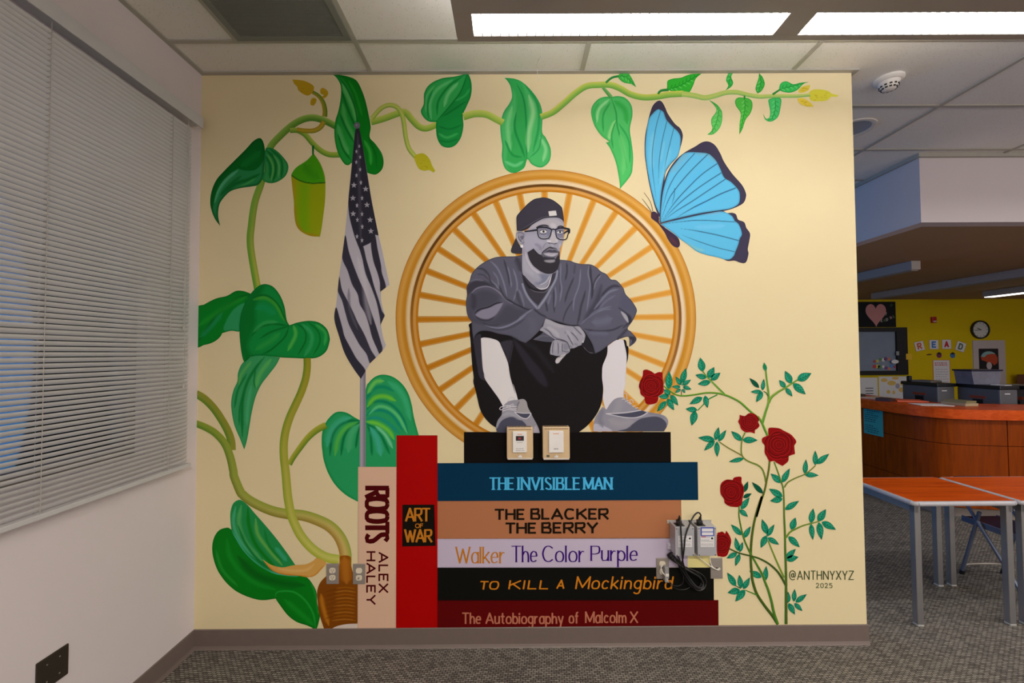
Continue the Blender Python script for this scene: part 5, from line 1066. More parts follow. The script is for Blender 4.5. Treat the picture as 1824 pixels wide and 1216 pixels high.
canvas('sweater', 'c 1040,118* 960,140 800,145 680,150 590,170 500,210 400,270 320,340 260,420 230,520 185,620 190,740 175,850 185,1000 210,1080 260,1150* e 180,230 200,390* 250,300 330,255 450,260 600,300 760,330 900,400 1010,440* 1100,370 1230,240 1290,130 1320,55* 1500,110 1700,165 f 780,165* 870,250 930,340 1000,470 1040,605* 1130,560 1240,480 1340,410 1440,370 1560,350 1570,500* 1650,440 1680,370 1600,270 1545,215 1620,100 1670,0 d 1510,870 1430,740 1340,640 1300,540 1200,430 1110,410 1040,330 960,290 880,220 790,180 660,175 560,155 480,125 330,108* 250,60 200,20', SW, [
 ('F', 'c 230,560 330,515 470,530 560,580 690,690 600,645 480,612 360,632 250,705 195,745 182,640', SWD, 1, 5), ('F', 'c 190,800 280,720 420,660 580,680 700,760 650,860 520,930 380,970 300,1040 400,1110 600,1110 800,900 1000,950 1130,970 1080,1050 900,1180 600,1216 300,1180 200,1060', (72, 71, 86), .8, 10),
 ('S', 'c 250,720 340,640 480,608 600,640 700,712 790,810 900,880', 3.6, (138, 138, 158), .9), ('S', 'c 260,720 300,800 290,960', 14, SWD, .7), ('S', 'c 230,535 330,505 450,520', 4, (112, 112, 132), .8), ('S', 'c 550,215 640,300 700,400 760,560 810,760', 5, SWL, .8), ('S', 'c 490,390 560,520 640,590 685,650', 5, SWL, .8), ('S', 'c 590,380 660,480 680,600', 4, SWL, .7), ('S', 'c 820,300 850,450 880,620', 5, SWL, .75), ('S', 'c 900,330 950,480 965,640 908,830', 5, SWL, .8), ('S', 'c 990,650 1040,780 1070,920', 6, SWL, .6),
 ('S', 'c 760,190 790,300 830,450 850,600', 5, SWD, .9), ('S', 'c 340,335 440,342 520,430 560,545 640,610', 6, SWD, .8), ('S', 'c 950,160 1000,270 1040,380', 16, SWD, .8), ('S', 'c 690,600 740,720 800,800 900,850', 6, SWD, .8), ('S', 'c 960,680 985,800 1050,930', 10, (72, 71, 84), .8), ('S', 'c 350,420 440,430 520,500', 4, SWD, .6),
 ('F', 'c 325,1050 420,970 540,935 650,882 752,858* 700,960 630,1050 520,1112 400,1100', (136, 134, 154), 1, 2), ('S', 'c 300,1035 380,968 520,930 640,872 750,852', 3.5, (38, 36, 46), 1), ('S', 'c 310,1060 400,1120 520,1130 620,1080', 5, (60, 58, 72), .9),
 ('S', 'e 380,165 560,212 720,180 880,100 1020,0', 5, (138, 140, 164), .85), ('S', 'e 420,200 600,235 800,190 1000,70', 6, (70, 69, 84), .7), ('S', 'e 330,120 460,170 620,150', 6, (66, 64, 78), .7), ('S', 'e 900,390 1010,432 1110,350 1240,220', 3, (118, 118, 132), .6), ('F', 'e 180,150 320,170 460,220 440,258 330,252 250,296 200,390 176,260', (88, 88, 104), .9, 4), ('S', 'e 760,325 900,392', 5, (60, 58, 70), .7), ('S', 'e 1060,60 1130,160 1100,300', 20, (98, 98, 116), .6), ('S', 'c 790,800 980,900 1130,965 1210,950', 4, (44, 42, 54), .8), ('S', 'c 980,1120 1100,1030 1210,955', 5, (130, 132, 154), .8), ('S', 'c 1220,955 1330,1040 1420,1080', 5, (54, 52, 64), .8),
 ('S', 'd 430,150 432,300 405,430', 5, SWD, .9), ('S', 'd 795,200 800,350 825,560 815,720', 6, (58, 57, 70), .95), ('S', 'd 945,325 870,440 832,560', 6, (58, 57, 70), .95), ('S', 'd 540,380 480,520 430,650 400,770', 5, SWD, .85), ('S', 'd 720,580 690,700 650,830 620,1000 590,1115', 6, SWD, .85), ('S', 'd 530,735 450,850 390,980 370,1080', 4, SWD, .8), ('S', 'd 230,560 228,760 240,930', 5, SWD, .8), ('S', 'd 105,760 130,910', 5, SWD, .85), ('S', 'd 300,250 330,450 320,620', 5, (74, 73, 88), .8), ('S', 'd 560,180 540,330', 6, (72, 71, 86), .7),
 ('S', 'd 960,680 1050,575 1150,515 1260,525', 7, (60, 60, 76), .95), ('F', 'd 930,560 970,500 960,640 940,840 830,960 700,1040 760,900 850,760', (66, 65, 80), .85, 6), ('S', 'd 850,880 1000,690 1100,600 1230,565', 6, (122, 124, 148), .85), ('S', 'd 340,160 330,400 350,560 320,760', 4, SWL, .75), ('S', 'd 645,250 620,500 545,720 530,900', 4, SWL, .75), ('S', 'd 770,200 760,330 790,480 770,680 740,900', 4, SWL, .75), ('S', 'd 955,345 880,450 850,560', 4, SWL, .8), ('S', 'd 250,520 262,700 240,850', 4, SWL, .7), ('S', 'd 180,640 140,800', 6, SWL, .5), ('S', 'd 930,860 1050,740 1180,660', 6, (112, 113, 138), .7), ('S', 'd 760,1000 900,890 1120,830', 5, (116, 117, 140), .7), ('S', 'd 900,910 1000,880 1120,872', 4, (124, 126, 148), .6),
 ('F', 'd 1235,850 1330,915 1420,990 1430,1080 1380,1110 1300,1160 1380,1060 1340,960', (44, 44, 58), .9, 4), ('F', 'd 1300,640 1400,700 1500,860 1480,960 1380,900 1260,830', (84, 86, 110), .7, 8), ('F', 'd 1265,905 1340,950 1375,1010 1381,1085 1310,1000', (168, 167, 180), 1, 1.2), ('S', 'd 640,1110 750,1015 900,920 1010,880', 4, (116, 117, 138), .8),
 ('S', 'f 870,222 1050,252 1300,240 1480,160', 5, (62, 60, 74), .9), ('S', 'f 1000,120 1150,110 1300,60', 22, (112, 114, 138), .6), ('S', 'f 950,290 1100,290 1250,300', 12, (106, 108, 132), .6), ('S', 'f 800,175 880,255 960,400 1035,600', 3, (136, 136, 150), .8), ('S', 'f 1540,215 1440,330 1380,380', 8, (62, 61, 76), .8), ('F', 'f 1400,380 1500,345 1650,345 1660,400 1600,470 1560,500 1545,430 1490,392', (52, 51, 64), .9, 3), ('F', 'f 1545,380 1610,400 1590,470 1562,500 1545,420', (104, 106, 132), .9, 2), ('S', 'f 1040,600 1130,555 1340,405', 3, (118, 118, 130), .6), ('E', 2.2, (52, 50, 62), .6)], 9, man, 2.0)
canvas('sleeve_lining', 'f 850,255 900,300 960,430 1020,560 1031,603* 960,595 890,540 830,470 845,440 885,370', (38, 36, 44), [('S', 'f 860,500 930,580 1020,600', 3, (110, 110, 120), .8)], 8, man, 2)
canvas('undershirt', 'c 1045,380 1075,600 1110,700 1180,800 1290,900* 1380,770 1460,650 1530,520 1560,400 1400,440 1200,440', (62, 60, 71), [('F', 'c 1045,380 1075,480 1150,590 1250,650 1400,655 1380,690 1250,690 1150,640 1080,540', (34, 32, 38), .9, 3), ('S', 'c 1160,650 1260,690 1400,690 1480,600', 2.4, (118, 118, 132), .8)], 10, man, 2)
stems('collar', [('c 1045,560 1090,690 1160,810 1285,950', 4.5, 5.5, [(96, 97, 116), (146, 150, 172), (110, 112, 132)]), ('c 1590,360 1560,500 1480,650 1400,790 1285,950', 4.5, 5.5, [(110, 112, 132), (150, 152, 172), (96, 97, 116)])], 11, man)
canvas('tee_collar', 'c 1230,600* 1310,634 1390,632 1440,590 1470,500 1505,420* 1470,560 1420,640 1320,655', (204, 202, 214), [], 12, man, 2)
head = canvas('head', 'p 934,412* 941,408 947.6,400.8 958.3,394.2 969,389.3 982,387.6 993.6,387.6 1001,391.7 1004.4,397 1004.7,405 1003.9,418 1003.5,426 1001.8,434 998,441 997,449 996,459 996.5,472 990,484 983,489 978,501 974.6,508 969,512.8 960,512.5 948,505.6 936,493 930.3,483 930.3,441 929,430', SKM, [
 ('F', 'a 640,880 760,780 960,690 1120,670 1260,690 1370,780 1390,840 1250,830 1150,870 1080,830 900,800 780,850', (176, 172, 180), .9, 4), ('F', 'a 1130,760 1200,780 1230,860 1150,880 1090,820', (202, 198, 204), .7, 5), ('F', 'b 500,170 620,90 800,110 860,190 960,210 990,300 900,340 800,380 740,395 620,470 540,420', (166, 165, 184), .9, 7), ('S', 'b 560,480 600,640 720,830 900,950', 7, (196, 193, 204), .8), ('F', 'b 490,560 560,600 640,780 760,920 880,1000 820,1060 640,960 520,860', (172, 171, 186), .8, 6),
 ('F', 'b 860,950 1060,960 1100,1000 1000,1150 860,1190 760,1150 900,1080', (116, 122, 146), .8, 6), ('S', 'b 740,960 830,1060 830,1120', 14, (156, 158, 176), .6), ('S', 'b 860,1190 1000,1120 1090,980', 3.5, (200, 197, 208), .8), ('S', 'b 760,300 860,350 900,440', 9, (128, 127, 146), .6), ('S', 'b 1310,280 1290,380', 6, (184, 182, 192), .7), ('F', 'a 830,860 1000,860 1110,900 1080,1020 1000,1060 900,1050 840,980', (120, 120, 142), .85, 3), ('F', 'a 1220,910 1380,890 1385,1060 1300,1080 1240,1040', (124, 124, 146), .85, 3),
 ('F', 'b 1130,50 1170,40 1210,120 1250,200 1260,260 1180,285 1100,270 1090,200 1110,120', (186, 182, 190), 1, 2.5), ('S', 'b 1120,50 1090,140 1060,200', 3.5, (122, 121, 138), .9), ('F', 'b 1020,225 1060,212 1110,230 1110,270 1060,275 1020,265', (212, 209, 216), .9, 1.6), ('S', 'b 1015,260 1050,275 1120,282 1180,296 1255,280', 2.2, (84, 82, 98), .95), ('S', 'b 1060,278 1100,285', 2.2, (52, 50, 62), .9), ('S', 'b 1180,296 1230,290', 2, (52, 50, 62), .9), ('S', 'b 1215,200 1260,250', 3, (206, 203, 212), .7), ('S', 'b 1015,270 960,330 940,400', 2.5, (120, 119, 136), .7), ('S', 'b 1140,310 1140,350', 4, (176, 174, 188), .7),
 ('S', 'a 790,858 870,822 970,806 1075,832', 3.4, (46, 45, 56), 1, .5), ('S', 'a 1245,858 1310,826 1395,845', 3.2, (46, 45, 56), 1, .5),
 ('F', 'a 868,945 915,910 975,905 1022,948 970,975 905,972', (216, 214, 214), 1, .8), ('F', [], (0, 0, 0), 0, 1)][:-1]+[('F', np.array([a_+np.array((25*math.cos(t), 27*math.sin(t)))/12.16 for t in np.linspace(0, 2*PI, 14)[:-1]]), (40, 40, 50), 1, .8) for a_ in (np.array((890+950/12.16, 335+940/12.16)),)]+[
 ('S', 'a 862,945 915,905 980,898 1028,942', 1.7, (48, 46, 58), 1), ('S', 'a 870,975 930,1000 1010,985', 1.4, (74, 73, 92), .9), ('S', 'a 870,1010 950,1040 1040,1010', 2.6, (176, 174, 190), .6),
 ('F', 'a 1238,958 1290,928 1340,930 1368,962 1320,985 1270,980', (214, 212, 214), 1, .8), ('F', np.array([np.array((890+1308/12.16, 335+952/12.16))+np.array((22*math.cos(t), 25*math.sin(t)))/12.16 for t in np.linspace(0, 2*PI, 14)[:-1]]), (40, 40, 50), 1, .8), ('S', 'a 1232,955 1290,920 1345,924 1375,955', 1.6, (48, 46, 58), 1), ('S', 'a 1250,990 1310,1005 1370,990', 1.4, (80, 79, 98), .9)], 13, man, .95)
canvas('beard', 'b 735,395* 600,480* 615,540 650,650 720,760 800,830 900,900 1030,945 1160,930 1250,850 1295,740 1300,600 1297,470* 1262,440 1215,385 1150,372 1090,358 1030,385 965,430 915,480 905,535* 850,515 800,470', (52, 49, 57), [
 ('F', 'b 905,535 930,470 1000,420 1080,380 1140,395 1200,380 1260,440 1280,500 1240,560 1190,640 1110,650 1000,640 950,590', (104, 102, 118), .9, 2), ('S', 'b 905,520 930,470 1000,410 1090,362 1150,378 1215,368 1270,430 1295,480', 4.2, (56, 53, 62), .95), ('F', 'b 1000,450 1080,412 1140,428 1200,415 1275,478 1130,482 1050,478', (74, 72, 88), 1, 1), ('S', 'b 1005,446 1080,408 1140,424 1200,410 1278,476', 1.2, (172, 170, 180), .9), ('F', 'b 950,500 1060,480 1130,488 1265,490 1235,540 1160,572 1090,570 1000,545', (166, 164, 178), 1, 1.2), ('S', 'b 1000,515 1120,545 1220,525', 2.5, (192, 190, 198), .8), ('S', 'b 950,495 1060,478 1130,486 1270,484', 1.1, (48, 46, 56), .9), ('F', 'b 955,575 1060,590 1190,600 1180,640 1100,655 980,640', (58, 55, 66), 1, 1.5), ('S', 'b 1195,620 1230,570 1275,520', 2, (150, 148, 162), .7), ('F', 'b 962,655 1100,640 1198,645 1180,690 1090,705 1000,690', (162, 160, 168), .9, 2.5), ('E', 1.2, (66, 63, 74), .5)], 14, head and man, .95)
canvas('ear', 'b 365,60 400,20 450,12 510,40 560,90 535,170 540,260 528,330 490,332 430,290 380,210 355,130', (150, 149, 166), [('S', 'b 385,80 420,50 490,60 535,110', 2, (90, 88, 104), .9), ('S', 'b 372,90 390,190 450,280', 2.4, (196, 194, 204), .8), ('S', 'b 400,110 420,200 480,260', 2.2, (86, 84, 100), .9), ('F', 'b 440,150 490,120 530,130 500,200 470,210 450,240', (92, 90, 106), .8, 2), ('S', 'b 455,160 460,210', 1.6, (188, 186, 196), .8), ('S', 'b 480,300 530,250', 2, (94, 92, 108), .7)], 14, man, .9)
canvas('earring', np.array([(929.4+2.6*math.cos(t), 438.6+2.7*math.sin(t)) for t in np.linspace(0, 2*PI, 20)[:-1]]), (234, 232, 234), [], 15, man)
canvas('cap', 'a 372,925* 362,700 370,610 420,540 520,430 620,330 740,245 860,215 960,205 1080,230 1200,290 1330,400 1360,470 1385,640 1390,745* 1350,690 1260,645 1120,640 960,660 830,720 700,800 640,860 560,905 480,930', (60, 57, 70), [('S', 'a 400,925 560,850 760,720 960,630 1150,615 1340,640', 1.8, (98, 95, 108), .8), ('S', 'a 430,935 600,860 800,740', 5, (44, 42, 52), .8), ('E', 2.5, (40, 38, 48), .7)], 15, man, 1.4, 'painted dark cap with a white patch')
canvas('cap_bill', 'b 352,160* 320,240 270,350 245,440 260,480 300,500 484,512* 486,385 450,345 400,270', (60, 57, 68), [('E', 2, (44, 42, 50), .6)], 12, man, 1.5)
canvas('cap_patch', 'a 1056,512 1075,503 1200,490 1218,497 1236,585 1225,594 1090,607 1072,598', (214, 211, 212), [('E', 1, (180, 178, 184), .6)], 16, man, 1.2)
FR = (40, 38, 48)
stems('glasses', [(s_, w_, w2_, [FR, FR]) for s_, w_, w2_ in (('a 795,868 870,850 1000,852 1090,878 1130,905', 3.4, 2.6), ('a 815,880 822,980 850,1065 900,1098 990,1104 1055,1090 1098,1020 1126,910', 1.9, 1.9), ('a 1115,905 1160,888 1218,908', 2.4, 2.4), ('a 1200,905 1290,868 1390,868 1512,893', 2.6, 3.4), ('a 1212,910 1218,1000 1240,1078 1300,1116 1400,1120 1450,1100 1478,1010 1508,920', 1.9, 1.9), ('a 540,942 660,930 805,908', 2.4, 3.4), ('a 1385,990 1440,945 1512,925', 2.2, 4.2), ('a 1512,893 1512,960 1500,985', 2.6, 2))], 16, man, 'painted dark rimmed glasses')
canvas('hand', 'f 80,388* 200,310 255,268 330,330 400,390 395,428* 250,418', (86, 86, 102), [('S', 'f 100,388 230,330 330,345', 3, (112, 112, 128), .7)], 9, man, 2)
canvas('hand', 'f 235,180* 272,58* 340,80 450,130 560,160 700,180 790,180 850,240 890,310 885,370 862,440* 840,440 830,470 780,490 720,520 660,530 645,580 600,612* 530,690 480,750 440,757 425,722 450,670 505,640* 440,640 390,627 345,610 350,520 380,420 420,390* 330,330 240,270 185,240', (158, 157, 172), [
 ('S', 'f 260,90 400,140 560,190', 14, (172, 170, 182), .7), ('S', 'f 240,205 330,262 400,345 500,392 600,430', 3.4, (90, 89, 106), .9), ('S', 'f 300,190 420,270 480,350', 10, (184, 182, 192), .6), ('S', 'f 610,310 660,400 705,480', 2.6, (84, 82, 100), .95), ('S', 'f 665,268 740,345 785,410', 2.6, (84, 82, 100), .95), ('S', 'f 700,180 765,245 838,320', 2.4, (84, 82, 100), .9), ('S', 'f 420,390 500,385 600,425 640,500 650,560', 3, (70, 68, 84), .95), ('S', 'f 398,420 384,520 386,610', 2, (80, 78, 96), .95), ('S', 'f 465,430 474,520 470,620', 2, (80, 78, 96), .95), ('S', 'f 535,440 532,530 540,590', 2, (80, 78, 96), .95), ('S', 'f 540,560 600,580 645,560', 2, (80, 78, 96), .9), ('S', 'f 360,540 372,440', 3, (184, 182, 192), .7), ('S', 'f 430,560 440,440', 4, (176, 174, 186), .7), ('S', 'f 500,560 505,440', 4, (172, 170, 184), .7), ('F', 'f 555,450 610,450 630,520 590,560 550,530', (130, 130, 148), .8, 3),
 ('F', 'f 505,640 590,612 530,690 480,750 440,757 425,722 450,670', (204, 200, 204), .95, 2), ('S', 'f 450,670 520,655 560,630', 1.6, (110, 108, 122), .8), ('S', 'f 600,240 660,330 700,420', 7, (176, 174, 186), .6), ('S', 'f 700,240 760,320', 6, (174, 172, 184), .6), ('S', 'f 780,200 850,290 870,360', 5, (178, 176, 188), .6), ('F', 'f 640,540 720,520 650,580', (206, 202, 206), .9, 1.5), ('F', 'f 835,440 862,440 880,380 850,410', (210, 208, 210), .8, 1.5), ('S', 'f 640,480 690,510', 5, (120, 119, 138), .6), ('S', 'f 720,450 775,470', 5, (120, 119, 138), .6), ('S', 'f 570,260 590,300', 4, (124, 122, 140), .6), ('E', 1.3, (92, 90, 106), .6)], 10, man, 1.2)

# -- butterfly
BB, BN = (92, 184, 226), (62, 57, 80)
bf = canvas('butterfly', 'Y 300,480 310,440 350,432 390,465 410,520 410,580 460,630 560,700 660,780 690,850 685,900 650,918 590,890 530,810 480,710 400,600 340,550 305,520', (64, 48, 68), [('S', 'Y 560,780 650,880', 8, (96, 52, 60), .7), ('S', 'Y 330,470 380,530', 6, (84, 50, 66), .6), ('S', 'Y 420,620 560,710 650,780', 4, (40, 40, 84), .8)], 6, mu, 1.6, 'painted blue butterfly with dark wing edges')
def wing(dark, blue, veins, glow=()):
    w_ = canvas('wing', dark, BN, [('E', 2, (50, 44, 66), .5)], 4, bf, 3)
    canvas('wing_field', blue, BB, [('S', s_, wd, c_, .6, 1.) for s_, wd, c_ in glow]+[('S', s_, wd, (48, 88, 130), .9, .6, 'e') for s_, wd in veins]+[('E', 3, (70, 140, 180), .6)], 5, bf, 1.6)
wing('X 400,72 450,90 490,160 530,250 620,380 690,440 725,510 728,580 700,700 660,830 570,930 500,1040 480,1160 450,1300 425,1500 415,1640* 400,1630 345,1480 290,1260 265,1140 235,950 215,780 220,560 260,350 290,230 330,130',
     'X 430,200 470,230 510,330 600,430 670,500 700,580 690,730 655,830 570,920 495,1040 440,1300 415,1600* 360,1480 300,1260 250,1000 225,780 232,560 270,330 330,240 390,190',
     [('X 430,205 370,420 325,700 315,900 330,1100 380,1480', 1.6), ('X 515,345 450,620 410,900 400,1200', 1.6), ('X 610,435 550,680 500,900 480,1050', 1.6)], [('X 330,500 300,800 320,1000', 14, (126, 200, 226)), ('X 480,620 430,900', 8, (126, 200, 228)), ('X 560,700 500,950 420,1200', 12, (120, 200, 232))])
wing('X 1050,622 1120,640 1180,690 1240,790 1290,900 1400,1060 1530,1210 1580,1310 1586,1370 1555,1450 1480,1500 1380,1540 1282,1565* 1000,1602 620,1685 425,1738* 415,1650 440,1350 480,1160 540,1010 640,870 760,770 900,690 980,640',
     'X 800,772 900,770 1060,785 1130,830 1190,900 1240,1000 1290,1110 1380,1170 1450,1240 1495,1310 1500,1420 1470,1480 1380,1528 1260,1550 1000,1588 620,1670 430,1722* 430,1600 455,1350 500,1160 560,1010 650,890 730,800',
     [('X 890,785 740,950 620,1100 520,1300 450,1560', 2), ('X 1070,795 860,1000 700,1180 560,1370 490,1530 432,1710', 2.4), ('X 1200,920 1000,1060 820,1230 620,1450 440,1712', 2.4), ('X 1255,1045 1000,1210 800,1360 620,1520 440,1715', 2.4), ('X 1310,1130 1100,1270 860,1430 620,1580 445,1718', 2.4), ('X 1440,1255 1250,1330 1050,1430 850,1530 620,1668', 3), ('X 620,1260 612,1360 580,1480', 1.6), ('X 600,1690 900,1610 1260,1555', 2)], [('X 800,790 680,900 580,1040', 16, (120, 168, 196)), ('X 900,790 1060,800 1180,900', 10, (120, 168, 190)), ('X 1100,1400 900,1500', 20, (86, 188, 236)), ('X 1000,1000 800,1200', 14, (84, 184, 232))])
wing('Y 1265,425 1330,450 1400,448 1450,470 1480,540 1560,575 1590,650 1640,730 1630,830 1610,940 1620,1000 1595,1100 1560,1130 1500,1120 1430,1095 1340,1100 1270,1070 1200,1050 1060,1020 920,970 800,880 690,800 600,720 430,600* 620,545 900,480 1100,440',
     'Y 1265,430 1380,480 1420,530 1435,560 1490,610 1530,730 1500,800 1480,880 1440,980 1420,1030 1370,1075 1300,1080 1200,1050 1060,1020 920,970 800,880 690,800 600,720 430,602* 620,552 900,490 1100,450',
     [('Y 1430,572 1150,555 900,550 700,570 500,597', 2), ('Y 1490,825 1200,750 900,690 690,660', 2.4), ('Y 1430,975 1200,920 900,820 690,735', 1.8)], [('Y 900,640 1100,640 1300,620', 12, (120, 196, 236)), ('Y 760,850 900,930 1020,960', 8, (150, 200, 190)), ('Y 1000,460 1240,440', 8, (156, 160, 190))])
stems('antenna', [('Y 308,440 250,350 180,258', 1.2, .7, [(50, 44, 50), (50, 44, 50)]), ('Y 325,430 290,300 205,175', 1.2, .7, [(50, 44, 50), (50, 44, 50)])], 6, bf)

# -- painted stack of books
def book(out, col, label, ops=()): return canvas('painted_book', out, col, list(ops) or [('E', 1, tuple(.85*v for v in col), .5)], 6, mu, 6, label)
PP = 'p %s'
b_tan0 = book('p 638,831* 706.5,831* 705.5,1123.5* 637,1123.5*', (222, 184, 158), 'painted upright pink beige book spine, leftmost of the books')
b_red = book('p 706.5,775* 779.3,775* 779.3,1123.5* 705.5,1123.5*', (172, 2, 2), 'painted upright red book spine with a black title label')
b_blk = book('p 826.5,769* 1194.5,769* 1195,823.5* 826.5,824.5*', (16, 12, 12), 'painted black book, topmost of the lying stack')
b_teal = book('p 779.3,824.5* 1242.5,822.3* 1243.5,890* 779.3,892*', (2, 50, 80), 'painted dark teal book with light blue lettering')
b_tan = book('p 779.3,892* 1213,890* 1214.3,958.3* 779.3,959.2*', (178, 116, 80), 'painted tan book with black lettering')
b_lav = book('p 779.3,959* 1224,957.6* 1224.5,1010* 779.3,1010.5*', (196, 184, 208), 'painted lavender book with gold and purple lettering')
b_bl2 = book('p 779.3,1010.3* 1271,1010.3* 1271.5,1068.5* 779.3,1068.8*', (15, 15, 12), 'painted black book with orange lettering')
b_mar = book('p 779.3,1068.5* 1279.5,1068* 1279.8,1114.5* 779.3,1121*', (92, 3, 4), 'painted maroon book, lowest of the lying stack')
canvas('wall_patch', 'p 1224.5,990* 1264,990* 1264,1010.5* 1224.5,1010.5*', (232, 220, 150), [], 5, mu)
lb = canvas('title_label', 'p 717.1,898.4* 773.7,898.2* 775.9,971.6* 716.6,972.8*', (20, 15, 8), [], 7, b_red)
paint_text([('ROOTS', 864.5, 968.5, 650, 43.7)], 8.6, (76, 2, 6), 8, b_tan0, vertical=True, gap=.13, thin=.85)
paint_text([('ALEX', 982.5, 1055.5, 674.5, 17.3)], 3, (76, 2, 6), 8, b_tan0, vertical=True, gap=.28)
paint_text([('HALEY', 981, 1076.5, 652.8, 16.4)], 3, (76, 2, 6), 8, b_tan0, vertical=True, gap=.26)
for t_ in (('ART', 721.4, 767.3, 928.4, 24.6), ('WAR', 719.8, 770.6, 965.6, 23.8)): paint_text([t_], 3.9, (196, 122, 34), 8, b_red, gap=.12, thin=.75)
paint_text([('OF', 739.5, 754.2, 939.7, 7.8)], 1.5, (196, 122, 34), 8, b_red)
paint_text([('THE', 871, 916.5, 872.4, 23.2), ('INVISIBLE', 921.5, 1034, 872.4, 23.4), ('MAN', 1038.5, 1091, 871.6, 22.4)], 4, (78, 186, 238), 8, b_teal, gap=.26, serif=1.05, thin=.55)
paint_text([('THE', 880.5, 935.4, 925.6, 20), ('BLACKER', 944.5, 1084.5, 925, 20.2), ('THE', 899.7, 956, 950, 20), ('BERRY', 964, 1065.5, 949.6, 20.2)], 4.3, (26, 18, 8), 8, b_tan, gap=.24, thin=.82)
paint_text([('Walker', 811, 900, 1003, 30)], 3, (192, 118, 22), 8, b_lav, gap=.16, serif=.8, thin=.45)
paint_text([('The', 910.5, 957.8, 1001, 30), ('Color', 965.4, 1042, 1000.8, 30), ('Purple', 1051.5, 1136.3, 998.6, 27.6)], 3.1, (58, 14, 116), 8, b_lav, gap=.17, serif=.8, thin=.5)
paint_text([('TO', 853, 888, 1049.6, 15.6), ('KILL', 905, 977, 1049, 16.4), ('A', 990.5, 1005, 1048, 16.4), ('Mockingbird', 1024, 1197, 1048.6, 23)], 3, (206, 126, 28), 8, b_bl2, gap=.24, slant=.16, thin=.75)
paint_text([('The', 822.8, 857.5, 1110.6, 20.4), ('Autobiography', 864.5, 1004, 1110.4, 20), ('of', 1012.5, 1031.3, 1109.8, 21), ('Malcolm', 1041.8, 1116, 1109, 21), ('X', 1121.5, 1136.5, 1108.8, 21)], 2.9, (186, 112, 88), 8, b_mar, gap=.22, thin=.85)

# -- rose bush
SG, SO, SB = (96, 156, 50), (122, 124, 52), (92, 64, 34)
rs = stems('rose_bush', list((
 ('Q 470,508 560,580 650,632 760,642 900,626 1050,602 1180,606 1300,630 1420,680 1520,740 1640,850 1740,930 S 380,925 430,1000 470,1090 512,1185', 2.6, 4, [(150, 180, 64), (90, 150, 50), (44, 110, 34)]),
 ('Q 1292,622 1200,530 1110,440 1050,380 998,308', 3.4, 2, [(130, 180, 70), (60, 130, 44)]), ('Q 1195,630 1080,690 1000,770 930,842', 2.2, 1.8, [(70, 140, 60), (50, 120, 50)]), ('Q 712,632 708,560', 1.4, 1.2, [(110, 70, 40)]*2),
 ('S 440,1010 480,870 520,740 520,600 500,450 485,295', 4.6, 2.8, [(120, 164, 60), (84, 150, 50), (120, 160, 70)]), ('S 522,740 560,665 650,592 740,540 830,480 912,428', 5, 2.6, [(140, 170, 70), (90, 140, 44)]), ('S 515,645 490,602 455,582', 2, 1.4, [(50, 110, 50)]*2),
 ('U 655,202 625,270 610,350 612,460 650,520 720,560 800,590 860,640 890,720 906,800', 2.2, 3, [SO, (96, 140, 50)]), ('U 345,315 450,385 540,435 615,478', 1.8, 2.2, [SO, SO]),
 ('U 950,545 940,650 915,780 890,900 850,1020 790,1216 V 655,160 600,320 560,480 535,640 522,800 522,950 535,1100 W 540,420 590,580 680,720 780,850 848,955', 3.2, 5, [(120, 130, 50), (84, 110, 40), (96, 70, 36)], [(84, 110, 40), (60, 90, 30), (46, 74, 26)]),
 ('U 1003,555 1040,650 1080,770 1110,860 1120,960 1125,1216 V 922,400 932,620 935,800 942,1000 W 945,470 945,600 945,952', 2, 5, [(110, 140, 50), (90, 136, 50), (70, 110, 36)], [(100, 76, 44), (60, 104, 34), (50, 100, 30)]),
 ('U 1125,862 1170,800 1260,750 1370,705 1440,655 1502,598', 2.6, 1.8, [SO, (96, 130, 50)]), ('V 943,655 990,590 1060,550 1150,510 1240,485 1345,458', 3.4, 2, [(130, 150, 50), (70, 120, 40)]),
 ('V 380,275 380,400 410,560 450,700 520,850 600,990 660,1100 W 690,440 730,540 770,680 800,820 845,952', 2, 5, [(110, 130, 50), (70, 130, 40), (50, 104, 34)]), ('V 262,788 380,840 500,870 620,905 740,970 840,1060 900,1150 W 940,480', 2.4, 4, [(90, 110, 44), (60, 80, 34), (52, 90, 34)]),
 ('V 728,690 790,840 850,980 922,1135', 2, 3.4, [(140, 160, 60), (84, 130, 40)]), ('W 455,543 520,570 592,602', 1.6, 2.4, [(80, 140, 50)]*2), ('W 335,488 400,522', 1.4, 1.4, [(50, 80, 40)]*2))), 9, mu, 'painted rose bush stems')
